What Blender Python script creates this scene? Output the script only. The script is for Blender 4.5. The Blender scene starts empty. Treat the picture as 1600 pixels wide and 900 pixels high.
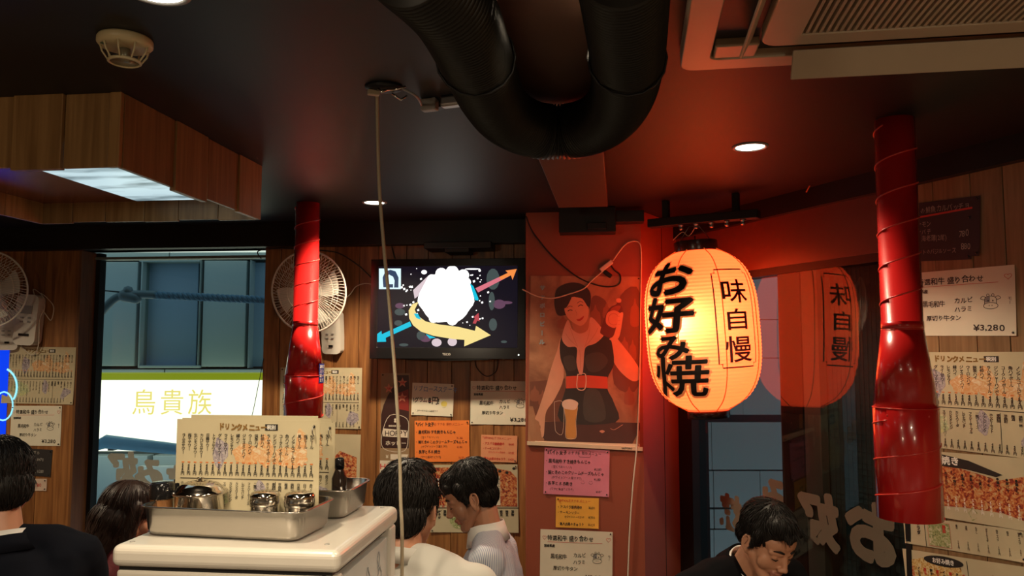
import bpy, math, random
from mathutils import Vector, Matrix, geometry, noise
R = math.radians
random.seed(7)
S = bpy.context.scene
COL = S.collection
H_CEIL = 2.21
CAM_H = 1.6
FPX = 1230.0
PITCH = R(4.56)

# ------------------------------------------------------------------ camera
cd = bpy.data.cameras.new('camera'); cam = bpy.data.objects.new('camera', cd); COL.objects.link(cam)
cd.sensor_width = 36.0; cd.lens = 36.0 * FPX / 1600.0; cd.clip_start = 0.02; cd.clip_end = 200
cam.location = (0, 0, CAM_H); cam.rotation_euler = (R(90) + PITCH, 0, 0)
S.camera = cam
S.view_settings.view_transform = 'Standard'; S.view_settings.look = 'None'
S.view_settings.gamma = 1.0; S.view_settings.use_curve_mapping = False
S.view_settings.exposure = 0.0

# ------------------------------------------------------------------ world: dull blue green evening sky between the buildings
w = bpy.data.worlds.new('world'); S.world = w; w.use_nodes = True
w.node_tree.nodes['Background'].inputs[0].default_value = (0.32, 0.46, 0.53, 1)
w.node_tree.nodes['Background'].inputs[1].default_value = 0.86

# ------------------------------------------------------------------ lamps (downlights with cans built further down, and added fill lamps)
AX = R(-8)            # the room's own grid, turned a little to the view
def lamp(kind, name, loc, energy, color, size=0.05, rot=(0, 0, 0), spot=None, blend=0.5, sizey=None):
    l = bpy.data.lights.new(name, kind); l.energy = energy; l.color = color
    if kind == 'AREA':
        l.size = size
        if sizey: l.shape = 'RECTANGLE'; l.size_y = sizey
    else: l.shadow_soft_size = size
    if spot: l.spot_size = spot; l.spot_blend = blend
    o = bpy.data.objects.new(name, l); COL.objects.link(o); o.location = loc; o.rotation_euler = rot
    return o

lamp('POINT', 'fill_lamp', (-1.3, -.8, 1.85), 17, (1.0, .80, .55), .12)  # added unseen fill behind the camera, brightens hood front and air conditioner
lamp('POINT', 'fill_lamp', (1.0, -.9, 1.80), 12, (1.0, .80, .55), .12)  # second added fill to the right, also out of view
# ------------------------------------------------------------------ pixel to world
def ray(px, py):
    u = (px - 800) / FPX; v = (450 - py) / FPX
    return Vector((u, math.cos(PITCH) - math.sin(PITCH) * v, math.sin(PITCH) + math.cos(PITCH) * v))
def P(px, py, Y):
    d = ray(px, py); return Vector((0, 0, CAM_H)) + d * (Y / d.y)
def PZ(px, py, z):
    d = ray(px, py); return Vector((0, 0, CAM_H)) + d * ((z - CAM_H) / d.z)
def hit(px, py, plane, off=0.0):
    p0, n = plane; p0 = p0 + n * off
    d = ray(px, py); o = Vector((0, 0, CAM_H))
    return o + d * ((p0 - o).dot(n) / d.dot(n))
def vplane(p, q):   # vertical plane through two ground points, normal to the camera side
    d = Vector((q[0] - p[0], q[1] - p[1], 0)).normalized(); n = Vector((d.y, -d.x, 0))
    if n.dot(Vector((-p[0], -p[1], 0))) < 0: n = -n
    return (Vector((p[0], p[1], 0)), n)
BACK = vplane((0, 3.68), (-1, 3.68 + math.tan(R(6))))
PILF = vplane((0.561, 3.40), (-0.439, 3.40 + math.tan(R(6))))
PILS = vplane((0.561, 3.40), (0.793, 3.766))
RC = 2.375
RIGHT = vplane((RC, 0), (RC - 0.42, 1))
def backY(px): return hit(px, 548, BACK).y

# ------------------------------------------------------------------ materials
MATS = {}
def nt(name):
    m = bpy.data.materials.new(name); m.use_nodes = True; t = m.node_tree
    return m, t, t.nodes['Principled BSDF']
def mat(name, col, rough=0.5, metal=0.0, var=0.12, scale=18.0, bump=0.0, emit=0.0, ecol=None, spec=0.5, coat=0.0, stretch=(1, 1, 1), trans=0.0, alpha=1.0):
    if name in MATS: return MATS[name]
    m, t, b = nt(name); N = t.nodes; L = t.links
    b.inputs['Roughness'].default_value = rough; b.inputs['Metallic'].default_value = metal
    b.inputs['Specular IOR Level'].default_value = spec; b.inputs['Coat Weight'].default_value = coat
    tc = N.new('ShaderNodeTexCoord'); mp = N.new('ShaderNodeMapping'); mp.inputs['Scale'].default_value = stretch
    nz = N.new('ShaderNodeTexNoise'); nz.inputs['Scale'].default_value = scale; nz.inputs['Detail'].default_value = 4
    L.new(tc.outputs['Object'], mp.inputs[0]); L.new(mp.outputs[0], nz.inputs['Vector'])
    mx = N.new('ShaderNodeMix'); mx.data_type = 'RGBA'
    a = [c * (1 - var) for c in col]; c2 = [min(1, c * (1 + var)) for c in col]
    mx.inputs['A'].default_value = (*a, 1); mx.inputs['B'].default_value = (*c2, 1)
    L.new(nz.outputs['Fac'], mx.inputs['Factor']); L.new(mx.outputs['Result'], b.inputs['Base Color'])
    if bump:
        bp = N.new('ShaderNodeBump'); bp.inputs['Strength'].default_value = bump; bp.inputs['Distance'].default_value = 0.01
        L.new(nz.outputs['Fac'], bp.inputs['Height']); L.new(bp.outputs[0], b.inputs['Normal'])
    if emit:
        b.inputs['Emission Color'].default_value = (*(ecol or col), 1); b.inputs['Emission Strength'].default_value = emit
    if trans: b.inputs['Transmission Weight'].default_value = trans
    if alpha < 1: b.inputs['Alpha'].default_value = alpha
    MATS[name] = m; return m
def wood(name, dark, light, scale=1.0, rough=0.42, knots=True):
    if name in MATS: return MATS[name]
    m, t, b = nt(name); N = t.nodes; L = t.links
    tc = N.new('ShaderNodeTexCoord'); oi = N.new('ShaderNodeObjectInfo')
    add = N.new('ShaderNodeVectorMath'); add.operation = 'MULTIPLY_ADD'
    comb = N.new('ShaderNodeCombineXYZ')
    for k, mul in enumerate((37.0, 11.0, 53.0)):
        q = N.new('ShaderNodeMath'); q.operation = 'MULTIPLY'; q.inputs[1].default_value = mul
        L.new(oi.outputs['Random'], q.inputs[0]); L.new(q.outputs[0], comb.inputs[k])
    L.new(tc.outputs['Object'], add.inputs[0]); add.inputs[1].default_value = (1, 1, 1); L.new(comb.outputs[0], add.inputs[2])
    mp = N.new('ShaderNodeMapping'); mp.inputs['Scale'].default_value = (26 * scale, 26 * scale, 1.5 * scale)
    L.new(add.outputs[0], mp.inputs[0])
    nz = N.new('ShaderNodeTexNoise'); nz.inputs['Scale'].default_value = 2.2; nz.inputs['Detail'].default_value = 6; nz.inputs['Distortion'].default_value = 0.6
    L.new(mp.outputs[0], nz.inputs['Vector'])
    r = N.new('ShaderNodeValToRGB'); L.new(nz.outputs['Fac'], r.inputs[0])
    r.color_ramp.elements[0].position = 0.3; r.color_ramp.elements[0].color = (*dark, 1)
    r.color_ramp.elements[1].position = 0.72; r.color_ramp.elements[1].color = (*light, 1)
    # knots
    vp = N.new('ShaderNodeMapping'); vp.inputs['Scale'].default_value = (7, 7, 2.6); L.new(add.outputs[0], vp.inputs[0])
    vo = N.new('ShaderNodeTexVoronoi'); vo.inputs['Scale'].default_value = 1.0; L.new(vp.outputs[0], vo.inputs['Vector'])
    kr = N.new('ShaderNodeValToRGB'); L.new(vo.outputs['Distance'], kr.inputs[0])
    kr.color_ramp.elements[0].position = 0.06; kr.color_ramp.elements[0].color = (0.16, 0.12, 0.10, 1)
    kr.color_ramp.elements[1].position = 0.17 if knots else 0.07; kr.color_ramp.elements[1].color = (1, 1, 1, 1)
    mul = N.new('ShaderNodeMix'); mul.data_type = 'RGBA'; mul.blend_type = 'MULTIPLY'; mul.inputs['Factor'].default_value = 0.85 if knots else 0.0
    L.new(r.outputs[0], mul.inputs['A']); L.new(kr.outputs[0], mul.inputs['B'])
    hs = N.new('ShaderNodeHueSaturation')
    v = N.new('ShaderNodeMapRange'); v.inputs['To Min'].default_value = 0.72; v.inputs['To Max'].default_value = 1.22
    L.new(oi.outputs['Random'], v.inputs['Value']); L.new(v.outputs[0], hs.inputs['Value'])
    L.new(mul.outputs['Result'], hs.inputs['Color']); L.new(hs.outputs[0], b.inputs['Base Color'])
    b.inputs['Roughness'].default_value = rough
    bp = N.new('ShaderNodeBump'); bp.inputs['Strength'].default_value = 0.12; bp.inputs['Distance'].default_value = 0.003
    L.new(nz.outputs['Fac'], bp.inputs['Height']); L.new(bp.outputs[0], b.inputs['Normal'])
    MATS[name] = m; return m
def blotch(name, cols, scale=30.0, rough=0.45):      # printed food photographs: soft blotches of several colours
    if name in MATS: return MATS[name]
    m, t, b = nt(name); N = t.nodes; L = t.links
    tc = N.new('ShaderNodeTexCoord'); nz = N.new('ShaderNodeTexNoise'); nz.inputs['Scale'].default_value = scale
    nz.inputs['Detail'].default_value = 5; nz.inputs['Distortion'].default_value = 1.2
    L.new(tc.outputs['Object'], nz.inputs['Vector'])
    r = N.new('ShaderNodeValToRGB'); L.new(nz.outputs['Fac'], r.inputs[0])
    e = r.color_ramp.elements
    e[0].position = 0.32; e[0].color = (*cols[0], 1); e[1].position = 0.68; e[1].color = (*cols[-1], 1)
    for k, c in enumerate(cols[1:-1]):
        q = e.new(0.32 + 0.36 * (k + 1) / (len(cols) - 1)); q.color = (*c, 1)
    L.new(r.outputs[0], b.inputs['Base Color']); b.inputs['Roughness'].default_value = rough
    MATS[name] = m; return m
def emis(name, col, s):
    if name in MATS: return MATS[name]
    m, t, b = nt(name)
    b.inputs['Base Color'].default_value = (0.006, 0.006, 0.006, 1); b.inputs['Roughness'].default_value = 0.3; b.inputs['Specular IOR Level'].default_value = 0.15
    b.inputs['Emission Color'].default_value = (*col, 1); b.inputs['Emission Strength'].default_value = s
    MATS[name] = m; return m
def glassmat(name, tint, rough=0.0, refl=1.0):
    if name in MATS: return MATS[name]
    m = bpy.data.materials.new(name); m.use_nodes = True; t = m.node_tree; N = t.nodes; L = t.links; N.clear()
    out = N.new('ShaderNodeOutputMaterial'); mx = N.new('ShaderNodeMixShader'); tr = N.new('ShaderNodeBsdfTransparent'); gl = N.new('ShaderNodeBsdfGlossy')
    tr.inputs[0].default_value = (*tint, 1); gl.inputs['Roughness'].default_value = rough; gl.inputs[0].default_value = (refl, refl, refl, 1)
    fr = N.new('ShaderNodeFresnel'); fr.inputs[0].default_value = 1.6
    ge = N.new('ShaderNodeNewGeometry'); sub = N.new('ShaderNodeMath'); sub.operation = 'SUBTRACT'; sub.inputs[0].default_value = 1.0
    mu = N.new('ShaderNodeMath'); mu.operation = 'MULTIPLY'      # reflect on the front skin of the pane only
    L.new(ge.outputs['Backfacing'], sub.inputs[1]); L.new(sub.outputs[0], mu.inputs[0]); L.new(fr.outputs[0], mu.inputs[1])
    L.new(mu.outputs[0], mx.inputs[0]); L.new(tr.outputs[0], mx.inputs[1]); L.new(gl.outputs[0], mx.inputs[2]); L.new(mx.outputs[0], out.inputs[0])
    MATS[name] = m; return m

CEILM = mat('black_ceiling_paint', (0.012, 0.012, 0.013), 0.5, var=0.25, scale=5, spec=0.30)
BLACK = mat('black_trim_paint', (0.010, 0.010, 0.010), 0.45, spec=0.3)
BLACKGLOSS = mat('black_gloss_plastic', (0.008, 0.008, 0.009), 0.15, spec=.35)
BLACKCAB = mat('black_rubber_cable', (0.012, 0.011, 0.011), 0.5)
WOODW = wood('cedar_board', (0.17, 0.060, 0.016), (0.40, 0.175, 0.055))
WOODD = wood('dark_cedar_board', (0.085, 0.035, 0.012), (0.19, 0.080, 0.028))
WOODH = wood('hood_board', (0.20, 0.105, 0.034), (0.36, 0.21, 0.08), 0.9)
WOODR = wood('tan_board', (0.20, 0.115, 0.05), (0.33, 0.20, 0.095), 1.3, knots=False)
REDW = mat('red_brown_painted_panel', (0.26, 0.062, 0.030), 0.55, var=0.10, scale=3)
REDP = mat('red_enamel', (0.52, 0.012, 0.012), 0.22, var=0.10, scale=7, coat=0.5)
REDS = mat('red_enamel_seam', (0.60, 0.04, 0.03), 0.3)
PAPER = mat('aged_white_paper', (0.64, 0.60, 0.47), 0.6, var=0.10, scale=6)
LAMI = mat('laminated_cream_paper', (0.50, 0.44, 0.29), 0.28, var=0.16, scale=9)
INK = mat('black_ink', (0.02, 0.018, 0.016), 0.5)
INKR = mat('red_ink', (0.48, 0.03, 0.02), 0.5)
INKO = mat('orange_ink', (0.60, 0.16, 0.03), 0.5)
INKB = mat('brown_brush_ink', (0.22, 0.12, 0.03), 0.5)
INKBL = mat('blue_ink', (0.12, 0.20, 0.36), 0.5)
INKG = mat('grey_ink', (0.20, 0.20, 0.20), 0.5)
CHALK = mat('pale_chalk', (0.30, 0.28, 0.25), 0.8)
WHITEINK = mat('white_ink', (0.72, 0.70, 0.64), 0.5)
CREAMPL = mat('cream_plastic', (0.62, 0.55, 0.40), 0.4, var=0.05)
WHITEPL = mat('white_plastic', (0.62, 0.59, 0.52), 0.35, var=0.05)
GREYPL = mat('grey_plastic', (0.30, 0.29, 0.27), 0.4)
WHITECAB = mat('white_cable', (0.58, 0.52, 0.42), 0.45, var=0.05)
BEIGECAB = mat('beige_cable', (0.42, 0.36, 0.25), 0.45, var=0.08)
STEEL = mat('brushed_stainless_steel', (0.44, 0.41, 0.37), 0.27, 1.0, var=0.06, scale=40, stretch=(1, 1, 12))
STEELP = mat('polished_stainless_steel', (0.62, 0.58, 0.52), 0.10, 1.0, var=0.04)
METAL = mat('grey_metal', (0.35, 0.34, 0.33), 0.35, 1.0)
PIN = mat('black_pin_head', (0.015, 0.015, 0.015), 0.25)

# ------------------------------------------------------------------ mesh builder
class MB:
    def __init__(s): s.v = []; s.f = []; s.m = []; s.sm = []
    def add(s, vs, fs, mi=0, smooth=False, T=None):
        b = len(s.v)
        s.v.extend([tuple(T @ Vector(v)) for v in vs] if T is not None else [tuple(v) for v in vs])
        for f in fs: s.f.append(tuple(b + i for i in f)); s.m.append(mi); s.sm.append(smooth)
        return s
    def box(s, x0, x1, y0, y1, z0, z1, mi=0, T=None):
        vs = [(x, y, z) for z in (z0, z1) for y in (y0, y1) for x in (x0, x1)]
        return s.add(vs, [(0, 2, 3, 1), (4, 5, 7, 6), (0, 1, 5, 4), (2, 6, 7, 3), (0, 4, 6, 2), (1, 3, 7, 5)], mi, False, T)
    def prism(s, pts, z0, z1, mi=0, T=None):      # closed outline in xy, extruded along z
        n = len(pts)
        tris = geometry.tessellate_polygon([[Vector((p[0], p[1], 0)) for p in pts]])
        vs = [(p[0], p[1], z0) for p in pts] + [(p[0], p[1], z1) for p in pts]
        fs = [tuple(t) for t in tris] + [tuple(i + n for i in reversed(t)) for t in tris] + [(i, (i + 1) % n, (i + 1) % n + n, i + n) for i in range(n)]
        return s.add(vs, fs, mi, False, T)
    def poly(s, pts, z, mi=0, T=None):
        tris = geometry.tessellate_polygon([[Vector((p[0], p[1], 0)) for p in pts]])
        fs = []
        for t in tris:
            a, b, c = [pts[i] for i in t]
            cr = (b[0] - a[0]) * (c[1] - a[1]) - (b[1] - a[1]) * (c[0] - a[0])
            fs.append(tuple(t) if cr > 0 else tuple(reversed(t)))
        return s.add([(p[0], p[1], z) for p in pts], fs, mi, False, T)
    def tube(s, pts, r, n=8, mi=0, T=None, caps=True, smooth=True, closed=False):
        pts = [Vector(p) for p in pts]; k = len(pts)
        rr = r if isinstance(r, (list, tuple)) else [r] * k
        up = None; vs = []
        for i, p in enumerate(pts):
            if closed: d = pts[(i + 1) % k] - pts[i - 1]
            else: d = pts[min(i + 1, k - 1)] - pts[max(i - 1, 0)]
            if d.length < 1e-9: d = Vector((0, 0, 1))
            d.normalize()
            if up is None: up = d.orthogonal().normalized()
            up = (up - d * up.dot(d))
            up = up.normalized() if up.length > 1e-6 else d.orthogonal().normalized()
            sd = d.cross(up)
            for j in range(n):
                a = 2 * math.pi * j / n
                vs.append(p + (up * math.cos(a) + sd * math.sin(a)) * rr[i])
        fs = []
        for i in range(k if closed else k - 1):
            i2 = (i + 1) % k
            for j in range(n): fs.append((i * n + j, i * n + (j + 1) % n, i2 * n + (j + 1) % n, i2 * n + j))
        if caps and not closed: fs.append(tuple(reversed(range(n)))); fs.append(tuple(range((k - 1) * n, k * n)))
        return s.add(vs, fs, mi, smooth, T)
    def lathe(s, prof, n=32, mi=0, T=None, smooth=True, closed=False):
        vs = []; fs = []; k = len(prof)
        for r, z in prof:
            for j in range(n): a = 2 * math.pi * j / n; vs.append((r * math.cos(a), r * math.sin(a), z))
        for i in range(k - 1 + (1 if closed else 0)):
            i2 = (i + 1) % k
            for j in range(n): fs.append((i * n + j, i * n + (j + 1) % n, i2 * n + (j + 1) % n, i2 * n + j))
        if not closed:
            if prof[0][0] > 1e-6: fs.append(tuple(reversed(range(n))))
            if prof[-1][0] > 1e-6: fs.append(tuple(range((k - 1) * n, k * n)))
        return s.add(vs, fs, mi, smooth, T)
    def ball(s, c, r, n=12, mi=0, T=None, Rm=None):
        r = r if isinstance(r, (tuple, list)) else (r, r, r)
        vs = []; fs = []; k = n // 2
        for i in range(k + 1):
            t = math.pi * i / k
            for j in range(n):
                a = 2 * math.pi * j / n
                v = Vector((r[0] * math.sin(t) * math.cos(a), r[1] * math.sin(t) * math.sin(a), -r[2] * math.cos(t)))
                if Rm is not None: v = Rm @ v
                vs.append(Vector(c) + v)
        for i in range(k):
            for j in range(n): fs.append((i * n + j, i * n + (j + 1) % n, (i + 1) * n + (j + 1) % n, (i + 1) * n + j))
        return s.add(vs, fs, mi, True, T)
    def cap(s, a, ra, b, rb, n=12, mi=0, T=None):   # tapered capsule
        a = Vector(a); b = Vector(b); d = (b - a); L = max(d.length, 1e-6); d /= L
        pts = []; rs = []
        for t in (0.02, .25, .5, .75): an = math.pi / 2 * (1 - t); pts.append(a - d * ra * math.sin(an)); rs.append(max(ra * math.cos(an), 1e-4))
        pts += [a, b]; rs += [ra, rb]
        for t in (.75, .5, .25, 0.02): an = math.pi / 2 * (1 - t); pts.append(b + d * rb * math.sin(an)); rs.append(max(rb * math.cos(an), 1e-4))
        return s.tube(pts, rs, n, mi, T)
    def mesh(s, name, mats):
        me = bpy.data.meshes.new(name); me.from_pydata(s.v, [], s.f)
        for m in mats: me.materials.append(m)
        if s.f:
            me.polygons.foreach_set('material_index', s.m); me.polygons.foreach_set('use_smooth', s.sm)
        me.update(); return me
    def build(s, name, mats, parent=None, M=None, bevel=0, **tags):
        if not isinstance(mats, (list, tuple)): mats = [mats]
        return link(name, s.mesh(name, mats), parent, M, bevel, **tags)
def link(name, me, parent=None, M=None, bevel=0, **tags):
    o = bpy.data.objects.new(name, me); COL.objects.link(o)
    if parent is not None: o.parent = parent
    if M is not None: o.matrix_local = M
    if bevel:
        b = o.modifiers.new('bevel', 'BEVEL'); b.width = bevel; b.segments = 3; b.limit_method = 'ANGLE'; b.harden_normals = False
    for k, v in tags.items(): o[k] = v
    return o
def thing(name, label, cat, M=None, group=None):
    o = bpy.data.objects.new(name, None); COL.objects.link(o)
    if M is not None: o.matrix_world = M if isinstance(M, Matrix) else Matrix.Translation(Vector(M))
    o['label'] = label; o['category'] = cat
    if group: o['group'] = group
    return o
def tag(o, label, cat, group=None):
    o['label'] = label; o['category'] = cat
    if group: o['group'] = group
    return o
def dup(o, M, label, parent=None):
    c = o.copy(); COL.objects.link(c); c.parent = parent
    if parent is None: c.matrix_world = M; c['label'] = label
    for ch in list(o.children):
        dup(ch, None, None, c)
    return c
def Rz(a): return Matrix.Rotation(a, 4, 'Z')
def Rx(a): return Matrix.Rotation(a, 4, 'X')
def Ry(a): return Matrix.Rotation(a, 4, 'Y')
def Tr(*a): return Matrix.Translation(Vector(a if len(a) == 3 else a[0]))
def frame(o, x, y, z):
    return Matrix(((x[0], y[0], z[0], o[0]), (x[1], y[1], z[1], o[1]), (x[2], y[2], z[2], o[2]), (0, 0, 0, 1)))
def smooth_path(pts, k=6, closed=False):
    pts = [Vector(p) for p in pts]; n = len(pts); out = []
    for i in range(n if closed else n - 1):
        if closed: a, b, c, d = pts[i - 1], pts[i], pts[(i + 1) % n], pts[(i + 2) % n]
        else: a, b, c, d = pts[max(i - 1, 0)], pts[i], pts[i + 1], pts[min(i + 2, n - 1)]
        for j in range(k):
            t = j / k
            out.append(0.5 * ((2 * b) + (c - a) * t + (2 * a - 5 * b + 4 * c - d) * t * t + (3 * b - a - 3 * c + d) * t ** 3))
    if not closed: out.append(pts[-1])
    return out

# ------------------------------------------------------------------ lettering
GL = {}
def glyph(ch, bold=0.0, res=1):
    key = (ch, bold, res)
    if key not in GL:
        cu = bpy.data.curves.new('t', 'FONT'); cu.body = ch; cu.resolution_u = res; cu.offset = bold
        o = bpy.data.objects.new('t', cu); me = bpy.data.meshes.new_from_object(o)
        vs = [(v.co.x, v.co.y) for v in me.vertices]; fs = [tuple(p.vertices) for p in me.polygons]
        bpy.data.objects.remove(o); bpy.data.curves.remove(cu); bpy.data.meshes.remove(me)
        wide = ord(ch) > 0x2000 and ch not in '♡♥'
        if vs and not wide:
            x0 = min(v[0] for v in vs); x1 = max(v[0] for v in vs)
            vs = [(v[0] - x0, v[1]) for v in vs]; adv = x1 - x0 + 0.09
        else: adv = 1.0 if wide else 0.35
        GL[key] = (vs, fs, adv)
    return GL[key]
def fat(mb, vs, fs, rad, z, mi=0, n=8):      # brush-thick glyph: the outline swept round a small circle
    mb.add([(x, y, z) for x, y in vs], fs, mi); z0_ = z
    for rr_ in ((rad,) if rad < .035 else (rad * .5, rad)):
        for k in range(n):
            a = 2 * math.pi * k / n; z += .000012; mb.add([(x + rr_ * math.cos(a), y + rr_ * math.sin(a), z) for x, y in vs], fs, mi)
def text(mb, s, x, y, size, mi=0, vertical=False, bold=0.0, jit=0.0, res=1, align='L', sx=1.0, adv=1.0, z=0.0008, rng=random, mirror=False):
    """writes s into mb; (x, y) is the left end of the line's middle (or the top middle of a column)"""
    gs = [glyph(c, 0.0, 3 if ord(c) < 256 else res) for c in s]      # bold: the plain glyph repeated a hair to each side
    tot = sum(g[2] for g in gs) * size * sx * adv
    cx = x - (tot / 2 if align == 'C' else tot if align == 'R' else 0); cy = y
    for c, (vs, fs, a) in zip(s, gs):
        dx = rng.uniform(-jit, jit) * size; dy = rng.uniform(-jit, jit) * size; sc = size * (1 + rng.uniform(-jit, jit) * 1.5); ro = rng.uniform(-jit, jit)
        out = []
        for (vx, vy) in vs:
            if vertical:
                px, py = vx - 0.5 * (a if a < 1 else 1), vy - 0.38
                if c in 'ー～―': px, py = -py, px
                px *= sx
            else: px, py = vx * sx, vy - 0.38
            if mirror: px = -px
            qx = px * math.cos(ro) - py * math.sin(ro); qy = px * math.sin(ro) + py * math.cos(ro)
            if vertical: out.append((x + qx * sc + dx, cy - size * 0.5 + qy * sc + dy, z))
            else: out.append((cx + qx * sc + dx, cy + qy * sc + dy, z))
        if bold > .004:
            e = bold * size * .8
            for k, (ex, ey) in enumerate(((e, e), (-e, e), (e, -e), (-e, -e))): mb.add([(p[0] + ex, p[1] + ey, p[2] + (k + 1) * 5e-6) for p in out], fs, mi)
        else: mb.add(out, fs, mi)
        if vertical: cy -= size * adv
        else: cx += a * size * sx * adv
    return mb
def stroke(mb, pts, wd, mi=0, z=0.0009, closed=False):
    pts = [Vector((p[0], p[1], 0)) for p in pts]; n = len(pts); vs = []
    for i, p in enumerate(pts):
        d = (pts[(i + 1) % n] - pts[i - 1]) if closed else (pts[min(i + 1, n - 1)] - pts[max(i - 1, 0)])
        if d.length < 1e-9: d = Vector((1, 0, 0))
        d.normalize(); q = Vector((-d.y, d.x, 0)) * wd / 2
        vs += [(p + q).to_tuple()[:2] + (z,), (p - q).to_tuple()[:2] + (z,)]
    fs = [(2 * i + 1, 2 * ((i + 1) % n) + 1, 2 * ((i + 1) % n), 2 * i) for i in range(n if closed else n - 1)]
    return mb.add(vs, fs, mi)
def ring(cx, cy, rx, ry, n=16, a0=0, a1=2 * math.pi):
    return [(cx + rx * math.cos(a0 + (a1 - a0) * i / n), cy + ry * math.sin(a0 + (a1 - a0) * i / n)) for i in range(n + (0 if abs(a1 - a0 - 2 * math.pi) < 1e-6 else 1))]

# ------------------------------------------------------------------ a flat sheet pinned to a wall
def sheet_frame(c4, plane, off):
    tl, tr, br, bl = [hit(*c, plane, off) for c in c4]
    n = plane[1]; x = ((tr - tl) + (br - bl)); x = (x - n * x.dot(n)).normalized(); y = n.cross(x)
    wd = ((tr - tl).length + (br - bl).length) / 2; ht = ((tl - bl).length + (tr - br).length) / 2
    return frame((tl + tr + br + bl) / 4, x, y, n), wd, ht
def sheet(name, label, c4, plane, m, off=0.002, group=None, cat='notice', pins=True, curl=0.004, thick=0.0004):
    M, wd, ht = sheet_frame(c4, plane, off)
    mb = MB(); nx, ny = 8, 6; rng = random.Random(len(label) * 7 + int(c4[0][0]))
    vs = []; fs = []
    c = [rng.uniform(0, curl) if pins else 0 for _ in range(4)]
    for k in range(2):
        for j in range(ny + 1):
            for i in range(nx + 1):
                u = i / nx; v = j / ny
                lift = c[0] * max(0, 1 - u * 5) * max(0, 1 - v * 4) + c[1] * max(0, u * 5 - 4) * max(0, 1 - v * 4) + 0
                vs.append(((u - .5) * wd, (v - .5) * ht, lift * 1.0 - k * thick))
    q = (nx + 1)
    for j in range(ny):
        for i in range(nx):
            a = j * q + i; fs.append((a, a + 1, a + 1 + q, a + q)); b = a + q * (ny + 1); fs.append((b, b + q, b + 1 + q, b + 1))
    mb.add(vs, fs)
    o = mb.build(name, m); o.matrix_world = M; tag(o, label, cat, group)
    if pins:
        for sx_, sy_ in ((-1, 1), (1, 1), (-1, -1), (1, -1)):
            if rng.random() < 0.25: continue
            p = MB(); p.lathe([(0.0005, 0), (0.0028, 0.0004), (0.0034, 0.002), (0.0028, 0.0045), (0.0005, 0.0052)], 10)
            p.build('push_pin', PIN, o, Tr(sx_ * (wd / 2 - 0.009), sy_ * (ht / 2 - 0.009), 0.0004))
    return o, wd, ht

def cow(mb, x, y, s, mi=0, mg=1):
    for sx_ in (-1, 1):
        stroke(mb, smooth_path([(x + sx_ * .30 * s, y + .42 * s, 0), (x + sx_ * .55 * s, y + .55 * s, 0), (x + sx_ * .72 * s, y + .35 * s, 0), (x + sx_ * .42 * s, y + .22 * s, 0)], 4), .045 * s, mi)
        stroke(mb, ring(x + sx_ * .18 * s, y + .62 * s, .09 * s, .13 * s, 10), .04 * s, mi, closed=True)
        mb.poly(ring(x + sx_ * .17 * s, y + .16 * s, .055 * s, .075 * s, 8), .001, mi)
        mb.poly(ring(x + sx_ * .10 * s, y - .25 * s, .035 * s, .05 * s, 6), .001, mi)
    stroke(mb, smooth_path([(x - .42 * s, y - .1 * s, 0), (x - .40 * s, y + .35 * s, 0), (x - .18 * s, y + .52 * s, 0), (x + .18 * s, y + .52 * s, 0), (x + .40 * s, y + .35 * s, 0), (x + .42 * s, y - .1 * s, 0)], 5), .045 * s, mi)
    stroke(mb, ring(x, y - .27 * s, .52 * s, .27 * s, 22), .045 * s, mi, closed=True)
    mb.poly([(x - .39 * s, y + .02 * s), (x - .38 * s, y + .34 * s), (x - .2 * s, y + .5 * s), (x - .04 * s, y + .5 * s), (x - .05 * s, y + .05 * s)], .0007, mg)
def heart(mb, x, y, s, mi, wd):
    pts = []
    for i in range(24):
        t = 2 * math.pi * i / 24
        pts.append((x + s * .032 * 16 * math.sin(t) ** 3, y + s * .032 * (13 * math.cos(t) - 5 * math.cos(2 * t) - 2 * math.cos(3 * t) - math.cos(4 * t))))
    stroke(mb, pts, wd, mi, closed=True)
def wagyu(c4, plane, label, off=0.003):
    o, w_, h_ = sheet('beef_notice', label, c4, plane, PAPER, off, 'handwritten beef platter notices')
    W, H = 0.297, 0.21
    if 'wagyu_me' not in GL:
        mb = MB(); rng = random.Random(3)
        T = lambda s, u, v, sz, **k: text(mb, s, (u - .5) * W, (.5 - v) * H, sz, jit=.05, rng=rng, **k)
        T('特選和牛 盛り合わせ', .10, .155, .0235, bold=.022, sx=.86)
        heart(mb, -.442 * W, .345 * H, .016, 2, .0012); heart(mb, .445 * W, .345 * H, .018, 2, .0012)
        stroke(mb, [(-.40 * W, .262 * H), (0, .268 * H), (.36 * W, .27 * H)], .0014, 2)
        T('宮崎県産', .05, .31, .0125, bold=.05, sx=.9)
        T('黒毛和牛', .14, .51, .021, bold=.018, sx=.84); T('カルビ', .46, .47, .019, bold=.016, sx=.9); T('ハラミ', .46, .60, .019, bold=.016, sx=.9)
        T('厚切り牛タン', .18, .73, .019, bold=.016, sx=.9); T('¥3,280', .63, .88, .026, bold=.022, sx=1.1)
        cow(mb, .29 * W, -.02 * H, .036, 0, 1)
        text(mb, 'モー', .455 * W, .06 * H, .012, vertical=True, jit=.05, rng=rng)
        GL['wagyu_me'] = mb.mesh('lettering', [INK, INKG, INKR])
    c = link('lettering', GL['wagyu_me'], o, Matrix.Diagonal((w_ / W, h_ / H, 1, 1)))
    return o

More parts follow.
